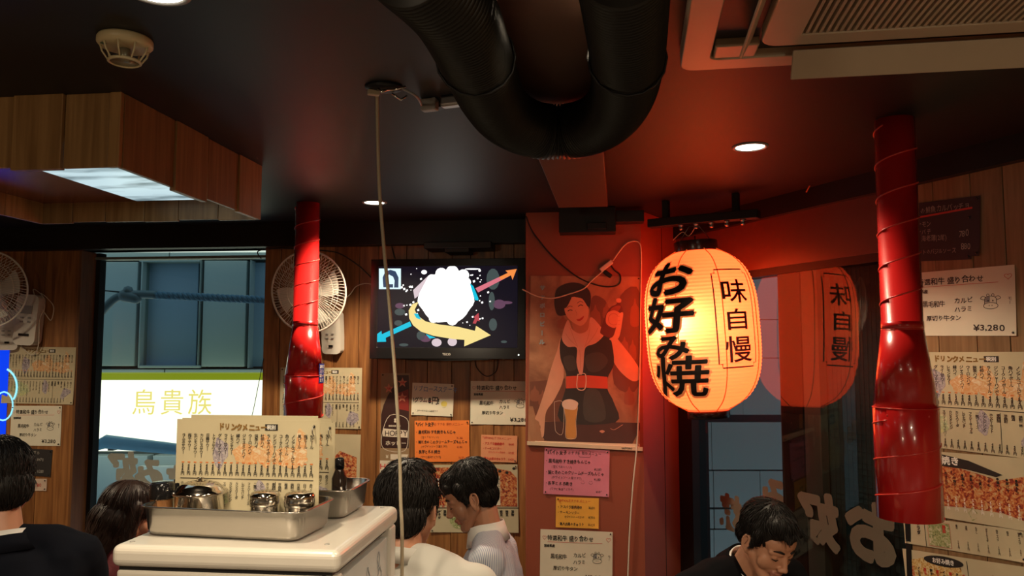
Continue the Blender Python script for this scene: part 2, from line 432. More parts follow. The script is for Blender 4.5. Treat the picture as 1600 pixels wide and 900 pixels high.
UP = ['生ビール', '瓶ビール', '黒ビール', 'ノンアルコールビール', '角ハイボール', 'コークハイボール', 'ジンジャーハイボール', 'ラムネハイボール', '杜仲ハイ', '抹茶ハイ', 'ウーロンハイ', 'ジャスミンハイ', '緑ハイ', 'レモンサワー', 'ライムサワー', 'グレープサワー', 'トマトサワー', '巨峰サワー', 'カルピスサワー', '生レモンサワー', '梅干サワー', 'ラムネサワー']
LO = ['赤ワイン', '白ワイン', '日本酒一合', '焼酎一杯', '梅酒', '芋焼酎', '麦焼酎', 'ホッピーセット', 'ソフトドリンク', '二階ジュース', 'ファジーネーブル', 'レゲエパンチ', 'カシスソーダ', 'カシスオレンジ', 'スクリュードライバー', 'カルアミルク', 'カシスグレープ', 'カシスウーロン', 'ジンバック', 'モスコミュール', 'ウオッカトニック', 'テキーラ']
FRUITB = blotch('printed_grapes', [(0.16, 0.13, 0.17), (0.34, 0.30, 0.33), (0.50, 0.45, 0.42)], 160)
FRUITO = blotch('printed_orange_drinks', [(0.62, 0.50, 0.30), (0.60, 0.30, 0.12), (0.66, 0.56, 0.38)], 60)
FRUITG = blotch('printed_lime', [(0.55, 0.52, 0.24), (0.36, 0.42, 0.24), (0.62, 0.58, 0.36)], 60)
def drink_mesh():
    if 'drink' in GL: return GL['drink']
    W, H = .364, .257; mb = MB(); rng = random.Random(5)
    for kk, (cx, cy, rx, ry, mi) in enumerate(((-.20, .17, .040, .15, 4), (-.18, .20, .05, .10, 4), (.0, .17, .10, .10, 5), (.13, .20, .055, .16, 5), (.30, .14, .12, .10, 5), (.38, .24, .04, .18, 5), (-.25, -.24, .13, .12, 6), (.40, -.34, .075, .12, 4), (.1, -.2, .04, .12, 4))):
        mb.poly([(W * (cx + rx * (1 + .12 * math.sin(a * 5 + cx * 9)) * math.cos(a)), H * (cy + ry * (1 + .1 * math.sin(a * 4)) * math.sin(a))) for a in [2 * math.pi * i / 22 for i in range(22)]], .0003 + kk * .00004, mi)
    text(mb, 'ドリンクメニュー', -.035 * W, .43 * H, .0185, 2, bold=.055, align='C', jit=.06, sx=.85, rng=rng)
    mb.box(.125 * W, .215 * W, .40 * H, .46 * H, .0004, .0007, 0); text(mb, '税別', .17 * W, .43 * H, .0115, 3, bold=.03, align='C', z=.0010)
    n = len(UP)
    for i, s in enumerate(UP):
        x = (.455 - i * .91 / (n - 1)) * W
        text(mb, s, x, .365 * H, .0098, 0, vertical=True, bold=.02, adv=.88)
        text(mb, '480円' if i % 3 else '530円', x, .075 * H, .0100, 0, vertical=True, bold=.03, adv=.68, sx=1.0)
        mb.box(x - .0035, x + .0035, .078 * H, .088 * H, .0004, .0007, 1)
    mb.box(-.47 * W, .47 * W, -.075 * H, -.068 * H, .0004, .0007, 0)
    for i, s in enumerate(LO):
        x = (.455 - i * .91 / (n - 1)) * W
        text(mb, s, x, -.10 * H, .0084, 0, vertical=True, bold=.02, adv=.82)
        text(mb, '480円', x, -.385 * H, .0080, 0, vertical=True, bold=.02, adv=.72)
    mb.box(.205 * W, .208 * W, -.47 * H, -.09 * H, .0004, .0007, 0)
    GL['drink'] = mb.mesh('lettering', [INK, INKO, INKB, WHITEINK, FRUITB, FRUITO, FRUITG]); return GL['drink']
def drink_on(o, w_, h_, part='lettering'):
    return link(part, drink_mesh(), o, Matrix.Diagonal((w_ / .364, h_ / .257, 1, 1)))
MEATM = blotch('printed_grilled_meat', [(0.10, 0.02, 0.02), (0.34, 0.05, 0.02), (0.55, 0.22, 0.07), (0.50, 0.38, 0.20)], 75)
NOODM = blotch('printed_okonomiyaki', [(0.20, 0.08, 0.02), (0.52, 0.30, 0.08), (0.62, 0.50, 0.24), (0.56, 0.50, 0.34)], 110)
GREENM = blotch('printed_salad', [(0.10, 0.14, 0.05), (0.30, 0.34, 0.14), (0.58, 0.54, 0.38)], 90)
def food_sheet(c4, plane, label, title, kind, off=0.003):
    o, W, H = sheet('food_menu', label, c4, plane, LAMI, off, 'printed food menus on the walls', cat='menu'); mb = MB()
    x0, x1 = -.5 * W, .5 * W; rng = random.Random(int(c4[0][0]))
    if kind == 'meat':
        mb.poly([(x0 + .004, -.38 * H), (x0 + .004, .44 * H), (-.1 * W, .30 * H), (.2 * W, .16 * H), (.35 * W, .25 * H), (x1 - .004, .10 * H), (x1 - .004, -.46 * H), (.2 * W, -.30 * H), (-.05 * W, -.30 * H)], .0005, 0)
        mb.poly([(-.40 * W, .46 * H), (-.38 * W, .30 * H), (0, .27 * H), (.18 * W, .20 * H), (.22 * W, .24 * H), (.02 * W, .40 * H), (-.2 * W, .48 * H)], .0007, 2)
        text(mb, title, -.28 * W, .375 * H, .135 * H, 3, bold=.04, z=.0011, sx=1.15)
        for i in range(18):
            text(mb, rng.choice(['●豚バラ', '牛カルビ', 'ホルモン焼き', '●鶏もも', 'エリンギバター', 'つくね', 'イカ焼き', 'ししとう']), (-.46 + i * .054) * W, .2 * H, .05 * H, 2, vertical=True, bold=.03, z=.0009)
            text(mb, '580円', (-.46 + i * .054) * W, -.15 * H, .055 * H, 3, vertical=True, bold=.02, z=.0009)
        for i in range(4): mb.poly([(.02 * W + .03 * W * math.cos(a), -.38 * H + .1 * H * math.sin(a)) for a in (i * 1.4, i * 1.4 + .25, i * 1.4 + .12 + 1.57)], .0010, 1)
    elif kind == 'skewer':
        mb.poly([(x0 + .004, -.1 * H), (x0 + .004, .46 * H), (x1 - .3 * W, .46 * H), (x1 - .08 * W, .40 * H), (x1 - .004, .3 * H), (x1 - .004, -.12 * H)], .0005, 0)
        for (u, v) in ((.30, .40), (.38, .38), (.46, .44)): mb.poly([(u * W + .02 * W * math.cos(a), v * H + .022 * H * math.sin(a)) for a in [i * .9 for i in range(7)]], .0009, 2)
        mb.box(.17 * W, .30 * W, -.10 * H, .33 * H, .0005, .0008, 5)
        for i in range(4):
            text(mb, '極上ホルモン焼き', (.19 + i * .032) * W, .30 * H, .034 * H, 2 if i else 4, vertical=True, bold=.03, z=.0010)
        for i in range(9):
            text(mb, rng.choice(['牛すじ煮', '串カツ', '豚キムチ', 'ハラミ']), (-.46 + i * .055) * W, .30 * H, .05 * H, 3, vertical=True, bold=.04, z=.0009)
            text(mb, '380円', (-.46 + i * .055) * W, .02 * H, .04 * H, 4, vertical=True, bold=.03, z=.0009)
        mb.box(-.50 * W, .5 * W, -.145 * H, -.135 * H, .0004, .0007, 2)
        mb.poly(ring(-.16 * W, -.32 * H, .12 * W, .13 * H), .0006, 1); mb.poly(ring(.12 * W, -.3 * H, .06 * W, .1 * H), .0006, 1)
        for i in range(15):
            text(mb, rng.choice(['サラダ', '漬物', '枝豆', 'キムチ']), (-.46 + i * .064) * W, -.17 * H, .045 * H, 2, vertical=True, bold=.05, z=.0009)
    elif kind == 'salad':
        mb.box(-.305 * W, -.30 * W, -.5 * H, .5 * H, .0004, .0007, 2)
        text(mb, 'サラダ', -.36 * W, .36 * H, .16 * H, 2, vertical=True, bold=.06)
        text(mb, '大根と水菜', -.46 * W, .42 * H, .10 * H, 2, vertical=True, bold=.02)
        stroke(mb, [(-.275 * W, -.44 * H), (-.275 * W, .4 * H), (-.08 * W, .4 * H), (-.08 * W, -.44 * H)], .0012, 4, closed=True)
        mb.box(-.27 * W, -.085 * W, -.42 * H, .38 * H, .0004, .0006, 1); text(mb, '野菜', -.13 * W, .34 * H, .14 * H, 4, vertical=True, bold=.05, z=.0010)
        for i in range(7):
            text(mb, rng.choice(['冷奴', '塩キャベツ', 'ポテトサラダ', '枝豆', 'キムチ', 'もやし']), (-.02 + i * .08) * W, .42 * H, .085 * H, 2, vertical=True, bold=.02, adv=.85)
            text(mb, '380円', (-.02 + i * .08) * W, -.10 * H, .085 * H, 2, vertical=True, bold=.01, adv=.85)
    else:
        mb.poly([(-.47 * W, -.46 * H), (-.47 * W, .30 * H), (-.30 * W, .40 * H), (0, .32 * H), (.04 * W, 0), (.06 * W, -.46 * H)], .0005, 1); mb.poly([(.10 * W, -.46 * H), (.10 * W, .1 * H), (.25 * W, .28 * H), (.46 * W, .2 * H), (.46 * W, -.46 * H)], .0005, 0)
        mb.poly(ring(-.14 * W, .38 * H, .17 * W, .09 * H, 20), .0007, 2); text(mb, title, -.14 * W, .38 * H, .10 * H, 3, bold=.03, align='C', z=.0011, sx=.9)
        mb.box(.055 * W, .06 * W, -.5 * H, .45 * H, .0004, .0007, 2)
        for i in range(9):
            text(mb, rng.choice(['豚玉', 'イカ玉', 'ミックス玉', '餅チーズ玉', '海老玉']), (-.42 + i * .055) * W, .22 * H, .06 * H, 2 if i % 2 else 4, vertical=True, bold=.05, z=.0009)
    mats = {'meat': [MEATM, GREENM, INK, WHITEINK, INKR, LAMI], 'skewer': [MEATM, GREENM, INK, WHITEINK, INKR, PAPER], 'salad': [MEATM, GREENM, INK, WHITEINK, INKR], 'oko': [MEATM, NOODM, INK, WHITEINK, INKR]}[kind]
    mb.build('printed_picture', mats, o); return o
def hand_note(name, label, c4, plane, m, lines, off=0.003, inks=(INK, INKR), extra=None):
    """lines: (text, u, v, height share, bold, ink)"""
    o, W, H = sheet(name, label, c4, plane, m, off); mb = MB(); rng = random.Random(len(label))
    for (s, u, v, sz, bd, mi) in lines: text(mb, s, (u - .5) * W, (.5 - v) * H, sz * H, mi, bold=bd, jit=.06, sx=.82, rng=rng)
    if extra: extra(mb, W, H)
    mb.build('lettering', list(inks), o); return o

# ================================================================== STRUCTURE
def wframe(p, n, o=None):
    x = Vector((-n.y, n.x, 0)); return frame(o if o is not None else p, x, -n, Vector((0, 0, 1)))
FB = wframe(*BACK); FR = wframe(RIGHT[0], RIGHT[1], Vector((0.793, 3.766, 0)))
FBi = FB.inverted(); FRi = FR.inverted()
def sB(px, py=548): return (FBi @ hit(px, py, BACK)).x
def zB(px, py): return hit(px, py, BACK).z
def sR(px, py=548): return (FRi @ hit(px, py, RIGHT)).x
def zR(px, py): return hit(px, py, RIGHT).z
def struct(name, mb, m, parent=None, M=None, bevel=0):
    o = mb.build(name, m, parent, M, bevel)
    if parent is None: o['kind'] = 'structure'
    return o
b = MB(); b.box(-3.4, 3.6, -2.3, 4.6, H_CEIL, H_CEIL + .12); struct('ceiling', b, CEILM)
b = MB(); b.box(-3.4, 3.6, -2.3, 4.6, -.1, 0); struct('floor', b, mat('dark_floor_tile', (0.06, 0.045, 0.035), 0.4))
WPAINT = mat('brown_wall_paint', (0.20, 0.11, 0.06), 0.6)
b = MB(); b.box(-3.4, -3.25, -2.3, 4.2, 0, H_CEIL); struct('wall_left', b, WPAINT)
b = MB(); b.box(-3.4, 3.6, -2.4, -2.25, 0, H_CEIL); struct('wall_rear', b, WPAINT)

WS0, WS1 = sB(118), sB(411); WZ0, WZ1 = 0.40, 2.10
b = MB()
b.box(-3.4, WS0, .015, .10, 0, H_CEIL); b.box(WS1, .66, .015, .10, 0, H_CEIL)
b.box(WS0, WS1, .015, .10, 0, WZ0); b.box(WS0, WS1, .015, .10, WZ1, H_CEIL)
wall_back = struct('wall_back', b, BLACK, None, FB)
def planks(parent, edges, z0, z1, m, t=.016, y=0.0):
    for i in range(len(edges) - 1):
        a, c = edges[i], edges[i + 1]
        ju = random.uniform(-.0015, .0015)
        q = MB(); wd = c - a; hh = z1 - z0
        q.box(-wd / 2 + .0012, wd / 2 - .0012, 0, t, -hh / 2, hh / 2)
        q.build('plank', m, parent, Tr((a + c) / 2, y + ju, (z0 + z1) / 2), bevel=.0015)
planks(wall_back, [-3.0 - .02, -2.86, -2.74] + [sB(x) for x in (8, 30, 65, 118)], 0, 2.10, WOODW)
planks(wall_back, [sB(x) for x in (411, 436, 476, 521, 560, 590, 634, 668, 706, 735, 772, 803)] + [sB(803) + .10, .655], 0, 2.10, WOODW)
planks(wall_back, [WS0, sB(190), sB(250), sB(330), WS1], 0, WZ0, WOODD)
# window one: jamb lining, frame, glass
win1 = thing('window_1', 'x', 'window', FB); del win1['label']; del win1['category']; win1['kind'] = 'structure'
GREYGREEN = mat('grey_window_metal', (0.16, 0.19, 0.17), 0.4, 0.3)
b = MB(); b.box(WS0 - .002, WS0 + .012, 0.0, .16, WZ0, WZ1); b.build('jamb_lining', WOODD, win1)
JS = WS0 + .012
b = MB(); b.box(JS, JS + .022, .115, .165, WZ0, WZ1); b.box(JS, WS1 + .1, .115, .165, WZ0, WZ0 + .05); b.box(WS1 + .05, WS1 + .1, .115, .165, WZ0, WZ1); b.build('window_frame', BLACK, win1)
b = MB(); b.box(JS, WS1 + .1, .105, .165, WZ1 - .035, WZ1 - .022); b.build('head_rail', GREYGREEN, win1)
GLASSL = glassmat('window_glass', (0.93, 0.97, 0.96)); GLASSR = glassmat('smoked_window_glass', (0.72, 0.76, 0.76), refl=.62)
b = MB(); b.box(JS + .015, WS1 + .07, .138, .142, WZ0 + .03, WZ1); b.build('pane', GLASSL, win1)
b = MB(); b.box(WS0, WS1, -.02, .115, WZ0 - .03, WZ0); b.build('sill', WOODD, win1)
# fascia beams under the ceiling
b = MB(); b.box(-3.2, .52, -.05, .10, 2.10, H_CEIL); struct('trim_1', b, BLACK, None, FB)
CORN = 4.6
b = MB(); b.box(.0, 6.3, -.035, .08, 2.135, H_CEIL); struct('trim_2', b, BLACK, None, FR)
# pillar with the poster: front face and angled side
pf = hit(822, 548, PILF)
b = MB()
b.prism([(pf.x, pf.y), (0.561, 3.40), (0.793, 3.766), (0.84, 4.0), (pf.x, 4.0)], 0, H_CEIL)
pil = struct('wall_pillar', b, REDW)
b = MB(); side = hit(1036, 548, PILS); FS = wframe(PILS[0], PILS[1])
b.box(-.0015, .0015, -.0015, .003, 0, H_CEIL); b.build('panel_joint', BLACK, pil, Tr(side.x, side.y, 0) @ Rz(math.atan2(-PILS[1].x, -PILS[1].y) * -1))

# right wall
RS0, RS1 = sR(1061), sR(1413); RZ0, RZ1 = .30, 1.935
b = MB()
b.box(-.3, RS0, .015, .10, 0, H_CEIL); b.box(RS0, RS1, .015, .10, 0, RZ0); b.box(RS0, RS1, .015, .10, RZ1, H_CEIL); b.box(RS1, 6.4, .015, .10, 0, H_CEIL)
wall_right = struct('wall_right', b, BLACK, None, FR)
planks(wall_right, [RS1] + [sR(x) for x in (1468, 1528, 1580)] + [sR(1580) + .14, sR(1580) + .29, sR(1580) + .44, sR(1580) + .60, sR(1580) + .9, sR(1580) + 1.3, 3.2, 3.8, 4.4, 5.0, 5.6, 6.3], 0, 2.14, WOODR)
b = MB(); b.box(RS0 - .05, RS1, -.004, .016, RZ1, 2.14); b.build('header_board', mat('dark_red_brown_board', (0.10, 0.035, 0.025), 0.35), wall_right)
win2 = thing('window_2', 'x', 'window', FR); del win2['label']; del win2['category']; win2['kind'] = 'structure'
b = MB(); b.box(RS0 - .01, sR(1082), -.012, .08, RZ0, RZ1); b.box(RS0, RS1, 0, .08, RZ1 - .03, RZ1); b.box(RS1 - .02, RS1, -.004, .08, RZ0, RZ1); b.box(RS0, RS1, -.01, .08, RZ0 - .03, RZ0 + .03); b.build('window_frame', BLACK, win2)
b = MB(); b.box(sR(1214), sR(1248), .012, .06, RZ0, RZ1); b.build('sash_stile', BLACK, win2)
b = MB(); b.box(sR(1249), sR(1274), .016, .05, RZ0, RZ1); b.build('sash_stile', mat('grey_sash_metal', (0.10, 0.095, 0.08), 0.4, 0.2), win2)
b = MB(); b.box(RS0, sR(1216), .026, .030, RZ0, RZ1); b.build('pane', GLASSR, win2)
b = MB(); b.box(sR(1216), RS1 - .01, .006, .010, RZ0, RZ1); b.build('pane', GLASSR, win2)
# the fly screen behind the second pane
FLY = blotch('dark_screen', [(0.035, 0.058, 0.064), (0.06, 0.09, 0.092)], 9)
b = MB(); b.box(sR(1252), RS1 - .01, .070, .072, RZ0, RZ1)
b.build('fly_screen', FLY, win2)
b = MB()
for k in range(79): z = RZ0 + .02 + k * .0205; b.box(sR(1275), RS1 - .012, .0655, .0672, z, z + .0009)
for k in range(24): s_ = sR(1275) + .01 + k * .021; b.box(s_, s_ + .0008, .0655, .0672, RZ0, RZ1)
o = b.build('screen_mesh', mat('screen_thread', (0.05, 0.065, 0.065), 0.6), win2); o['kind'] = 'stuff'

# mirrored shop lettering stuck on the outside of both windows
DECAL = mat('beige_window_film', (0.11, 0.095, 0.065), 0.8); DECALG = mat('grey_window_film', (0.30, 0.31, 0.27), 0.7)
def decal(F, s, z, size, ch, m, y, label):
    mb = MB(); vs, fs, a_ = glyph(ch, .02, 3); fat(mb, [((.5 - x) * size, (y - .38) * size) for x, y in vs], fs, .045 * size, 0)
    o = mb.build('window_letter', m); o.matrix_world = F @ Tr(s, y, z) @ Rx(R(90)); tag(o, label, 'lettering', 'mirrored letters stuck on the windows'); return o
for ch, px, py, sz, lab in (('焼', 268, 762, .17, 'grey letter on the left window next to the laminated menus'), ('み', 216, 745, .15, 'grey letter on the left window above the woman with brown hair'), ('好', 172, 738, .16, 'grey letter on the left window nearest the black frame')):
    decal(FB, sB(px), zB(px, py), sz, ch, DECALG, .136, lab)
for ch, px, py, sz, lab in (('焼', 1130, 800, .15, 'beige brush letter low on the narrow window pane'), ('み', 1196, 775, .16, 'beige brush letter behind the black haired man in the suit'), ('好', 1268, 810, .20, 'beige brush letter on the dark pane right of the suited man'), ('お', 1350, 830, .22, 'beige brush letter on the dark pane beside the red duct')):
    decal(FR, sR(px), zR(px, py), sz, ch, DECAL, .003 if px > 1216 else .023, lab)

# ================================================================== EXTERIOR
FAC = mat('teal_facade_panel', (0.27, 0.36, 0.39), 0.45, var=.10, scale=2.0)
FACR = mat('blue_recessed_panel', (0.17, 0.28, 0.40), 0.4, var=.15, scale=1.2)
FACD = mat('facade_joint', (0.03, 0.05, 0.055), 0.6)
YF = 6.4
bl = thing('building', 'teal panelled building seen through the left window', 'building', (-2.6, YF, 0))
def bx(px0, px1, py0, py1, y0, y1, m, name):
    a = P(px0, py1, YF + y0); c = P(px1, py0, YF + y0); q = MB()
    q.box(a.x + 2.6, c.x + 2.6, y0, y1, a.z, c.z); return q.build(name, m, bl, bevel=.006)
b = MB(); b.box(-3.5, 3.6, .12, .4, 0, 4.2); b.build('wall', FACD, bl)
bx(20, 216, 409, 572, 0, .12, FAC, 'panel'); bx(314, 386, 407, 573, 0, .12, FAC, 'panel')
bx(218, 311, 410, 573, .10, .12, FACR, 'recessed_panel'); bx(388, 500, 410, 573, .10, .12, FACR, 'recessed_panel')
for x in ((217, 221), (308, 313), (387, 391)): bx(x[0], x[1], 406, 575, -.02, .12, FAC, 'recess_trim')
bx(217, 312, 405, 409, -.02, .12, FAC, 'recess_trim'); bx(217, 312, 571, 575, -.02, .12, FAC, 'recess_trim')
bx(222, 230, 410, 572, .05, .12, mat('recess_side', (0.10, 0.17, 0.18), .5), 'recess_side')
bx(20, 264, 394, 404, 0, .12, FAC, 'panel'); bx(265, 500, 394, 404, 0, .12, FAC, 'panel')
bx(20, 256, 577, 600, 0, .12, FAC, 'panel'); bx(257, 500, 577, 600, 0, .12, FAC, 'panel')
bx(20, 230, 712, 900, 0, .12, FAC, 'panel'); bx(232, 500, 712, 900, 0, .12, FAC, 'panel')
bx(215, 320, 728, 770, -.04, .0, mat('pale_notice_board', (0.42, 0.50, 0.52), .5), 'notice_board')
bx(20, 500, 387, 392, -.10, .0, emis('eave_strip_glow', (0.72, 0.82, 0.70), 1.0), 'eave_glow_strip')  # bright strip under the eave, no tube there; its light is put in as emission
# the lit shop sign
SIGNM = emis('sign_face', (1.0, 1.0, 0.80), 1.5); SIGNY = emis('sign_letter', (1.0, 0.82, 0.22), 1.0)
sg = thing('shop_sign', 'bright white lit shop sign with yellow characters outside the left window', 'sign', (-2.6, YF - .4, 0))
a = P(60, 705, YF - .4); c = P(470, 594, YF - .4); q = MB(); q.box(a.x + 2.6, c.x + 2.6, 0, .3, a.z, c.z); q.build('sign_box', SIGNM, sg)
q = MB(); text(q, '鳥貴族', 0, 0, .205, 0, res=2, adv=1.12, align='L', sx=.92)
g0 = P(206, 628, YF - .4); q.build('lettering', SIGNY, sg, Tr(g0.x + 2.6, -.004, g0.z) @ Rx(R(90)))
q = MB(); q.box(a.x + 2.6, c.x + 2.6, .01, .3, c.z, c.z + .05); q.build('sign_spill_strip', emis('sign_edge_glow', (.50, .60, .02), .45), sg)  # emissive strip stands in for the sign's light spilling onto the facade
for x_ in (-.9, 0, .9):
    q = MB(); q.box(x_ - .03, x_ + .03, .3, .40, a.z + .1, a.z + .16); q.build('bracket', FACD, sg)
aw = thing('awning_tube', 'blue grey awning edge under the lit shop sign', 'awning', P(280, 700, YF - .6))
q = MB(); pts = [P(100, 716, YF - .6), P(150, 697, YF - .6), P(165, 690, YF - .6), P(280, 702, YF - .6), P(420, 716, YF - .6)]; c0 = P(280, 700, YF - .6)
q.tube([p - c0 for p in pts], [.03, .035, .05, .04, .035], 8); q.build('tube', mat('blue_grey_cloth', (0.16, 0.36, 0.50), .7), aw)
for x_ in (-.5, .45):
    q = MB(); q.box(x_ - .02, x_ + .02, 0, .60, -.02, .02); q.build('bracket', FACD, aw)
# street lamp arm wound with rope
c0 = P(200, 465, 5.0); st = thing('lamp_arm', 'curved grey pole arm with a rope-wound blue cable outside the left window', 'pole', c0)
q = MB(); pts = smooth_path([P(120, 540, 5.0), P(146, 505, 5.0), P(165, 480, 5.0), P(185, 464, 5.0), P(215, 460, 5.0), P(245, 461, 5.0)], 5); q.tube([p - c0 for p in pts], .026, 10); q.build('pole', mat('grey_blue_pipe', (0.12, 0.20, 0.23), .5), st)
q = MB(); A0 = P(242, 461, 5.0); B0 = P(440, 470, 5.0)
for ph in (0, 2.1, 4.2):
    q.tube([A0.lerp(B0, i / 120) - c0 + Vector((0, math.cos(i * .45 + ph), math.sin(i * .45 + ph))) * .014 for i in range(121)], .013, 6)
q.build('rope', mat('blue_rope', (0.10, 0.24, 0.36), .7), st)
q = MB(); q.cap(P(195, 462, 5.0) - c0, .04, P(212, 466, 5.0) - c0, .036)
q.ball(P(200, 455, 5) - c0, .035, 8); q.build('clamp', mat('grey_blue_pipe', (0.12, 0.20, 0.23), .5), st)
q = MB(); q.tube([P(120, 450, 5.0) - c0, P(195, 457, 5.0) - c0], .005, 5); q.build('wire', FACD, st)
q = MB(); e0 = P(120, 540, 5.0); q.tube([e0 - c0, Vector((e0.x - .04, e0.y, e0.z - .3)) - c0, Vector((e0.x - .05, e0.y, 0)) - c0], .03, 10); q.build('post', mat('grey_blue_pipe', (0.12, 0.20, 0.23), .5), st)
# tiled building outside the right window
FACG = mat("grey_tile", (0.50, 0.48, 0.45), 0.45, var=.08, scale=2.0)
YG = 6.2
bg = thing('tiled_building', 'grey building of large square tiles seen through the narrow right pane', 'building', (2.0, YG, 0))
def tile(px0, px1, py0, py1):
    a = P(px0, py1, YG); c = P(px1, py0, YG); q = MB(); q.box((a.x - c.x) / 2, (c.x - a.x) / 2, 0, .05, (a.z - c.z) / 2, (c.z - a.z) / 2)
    q.build('tile', FACG, bg, Tr((a.x + c.x) / 2 - 2.0, 0, (a.z + c.z) / 2), bevel=.004)
b = MB(); b.box(-2.0, 3.0, .04, .3, 0, 4.0); b.build('wall', FACD, bg)
for y0, y1, xs in ((660, 734, (1040, 1112, 1230)), (736, 793, (1040, 1115, 1188, 1230)), (796, 826, (1040, 1116, 1200, 1240)), (828, 900, (1040, 1116, 1200, 1240)), (560, 648, (1040, 1160, 1230)), (500, 559, (1040, 1150, 1230)), (430, 499, (1040, 1150, 1230)), (330, 429, (1040, 1150, 1230)),
                   ):
    for i in range(len(xs) - 1): tile(xs[i] + 1, xs[i + 1] - 1, y0, y1)

# ================================================================== CEILING THINGS
# wooden hood box
Zb = 2.03
fr_ = PZ(190, 143, H_CEIL); FH = Tr(fr_.x, fr_.y, 0) @ Rz(AX * .85)
hood = thing('ceiling_hood_box', 'square box of cedar boards hanging from the ceiling around a lit panel', 'ceiling box', FH)
LH = .76; WH = .78
def hboard(x0, x1, y0, y1, z0, m=WOODH):
    q = MB(); cx, cy, cz = (x0 + x1) / 2, (y0 + y1) / 2, (z0 + H_CEIL) / 2
    q.box(x0 - cx, x1 - cx, y0 - cy, y1 - cy, z0 - cz, H_CEIL - cz); q.build('board', m, hood, Tr(cx, cy, cz), bevel=.0015)
t = .012
ex = [0, -.030, -.145, -.275, -.40, -.53, -.66, -WH]      # front boards, running left
for i in range(len(ex) - 1): hboard(ex[i + 1] + .001, ex[i] - .001, (0, .004, -.004, .003, 0, .004, 0)[i], t + .002, Zb + (.0, .001, -.002, .006, .0, .004, 0)[i])
ey = [0, .235, .235 + .18, .60, LH]
for i in range(len(ey) - 1): hboard(-t, (0, .005, -.001, .004)[i], ey[i] + (.016 if i == 0 else .002), ey[i + 1] - (.012 if i == 1 else .001), Zb + (0, -.008, .004, .0)[i])
ex = [0, -.14, -.28, -.40, -.54, -.66, -WH]
for i in range(len(ex) - 1): hboard(ex[i + 1] + .001, ex[i] - .001, LH - t, LH, Zb + (0, .004, 0, .002, .004, 0)[i])
ey = [0, .2, .38, .58, LH]
for i in range(len(ey) - 1): hboard(-WH, -WH + t, ey[i] + .001, ey[i + 1] - .001, Zb)
q = MB(); q.box(-WH + t, -t, t, LH - t, 2.10, 2.106); q.build('inner_panel', mat('red_brown_inner_board', (0.20, 0.05, 0.03), .25), hood)
GLOW = emis('painted_board_glow', (0.60, 0.80, 0.86), .9)  # light falling on the inner board, painted as a glowing sheet
t_ = GLOW.node_tree; nz = t_.nodes.new('ShaderNodeTexNoise'); nz.inputs['Scale'].default_value = 5; nz.inputs['Detail'].default_value = 4; mp = t_.nodes.new('ShaderNodeMapping'); mp.inputs['Scale'].default_value = (1, 3, 1); tc = t_.nodes.new('ShaderNodeTexCoord')
rr = t_.nodes.new('ShaderNodeValToRGB'); rr.color_ramp.elements[0].position = .35; rr.color_ramp.elements[0].color = (.16, .24, .27, 1); rr.color_ramp.elements[1].position = .6; rr.color_ramp.elements[1].color = (.62, .82, .88, 1)
t_.links.new(tc.outputs['Object'], mp.inputs[0]); t_.links.new(mp.outputs[0], nz.inputs['Vector']); t_.links.new(nz.outputs['Fac'], rr.inputs[0]); t_.links.new(rr.outputs[0], t_.nodes['Principled BSDF'].inputs['Emission Color'])
q = MB(); q.box(-.40, -.014, .016, .70, 2.090, 2.0995); q.build('board_glow_sheet', GLOW, hood, bevel=.004)

# smoke detector
c0 = PZ(196, 60, H_CEIL); T0 = Tr(c0.x, c0.y, H_CEIL - .0005)
sd = thing('smoke_detector', 'round cream smoke detector with a ribbed cage on the black ceiling', 'smoke detector', T0)
DET = mat('yellowed_plastic', (0.55, 0.47, 0.27), .4, var=.06)
q = MB(); q.lathe([(.049, 0), (.051, -.004), (.051, -.012), (.047, -.017), (.038, -.020), (.001, -.021)], 40); q.build('base', DET, sd)
q = MB()
for i in range(9):
    a = 2 * math.pi * i / 9; e = Vector((math.cos(a), math.sin(a), 0)); q.tube([e * .044 + Vector((0, 0, -.016)), e * .040 + Vector((0, 0, -.030)), e * .029 + Vector((0, 0, -.046))], [.0022, .0018, .0018], 6)
q.build('cage', DET, sd)
q = MB(); q.lathe([(.030, -.044), (.031, -.048), (.027, -.050), (.026, -.046)], 32, closed=True); q.build('cage_ring', DET, sd)
q = MB(); q.lathe([(.026, -.047), (.001, -.0475)], 24); q.lathe([(.010, -.021), (.010, -.045), (.001, -.046)], 16); q.build('sensor', mat('sensor_grey', (.25, .23, .15), .3, .4), sd)
q = MB(); q.ball((-.028, -.028, -.0205), (.006, .006, .001), 10); q.build('indicator', mat('dark_green_plastic', (.06, .12, .05), .3), sd)

# downlights
def downlight(px, py, r, label, strength, energy, col, vis=True, spot=R(125)):
    c = PZ(px, py, H_CEIL); d = thing('downlight', label, 'ceiling light', Tr(c.x, c.y, H_CEIL), 'recessed ceiling lights')
    q = MB(); q.lathe([(r + .008, 0), (r + .008, -.003), (r + .002, -.005), (r - .002, -.003), (r - .003, .0)], 32); q.build('trim_ring', GREYPL, d)
    q = MB(); q.lathe([(.001, -.0030), (r * .6, -.0036), (r - .003, -.0015)], 28); q.build('lens', emis('downlight_lens', (1, .93, .78), strength), d)
    lamp('SPOT', 'downlight_lamp', (c.x, c.y, H_CEIL - .02), energy, col, .04, spot=spot, blend=.5)
    return d
WARM = (1.0, .80, .55)
downlight(585, 316, .043, 'round recessed downlight above the television', 9, 80, WARM)
downlight(1172, 229, .045, 'round recessed downlight on the red-lit ceiling by the lantern', 9, 40, WARM)
downlight(245, -15, .048, 'round recessed downlight near the smoke detector', 9, 40, WARM)
downlight(935, -60, .045, 'round recessed downlight above the ribbed black duct', 9, 50, WARM)
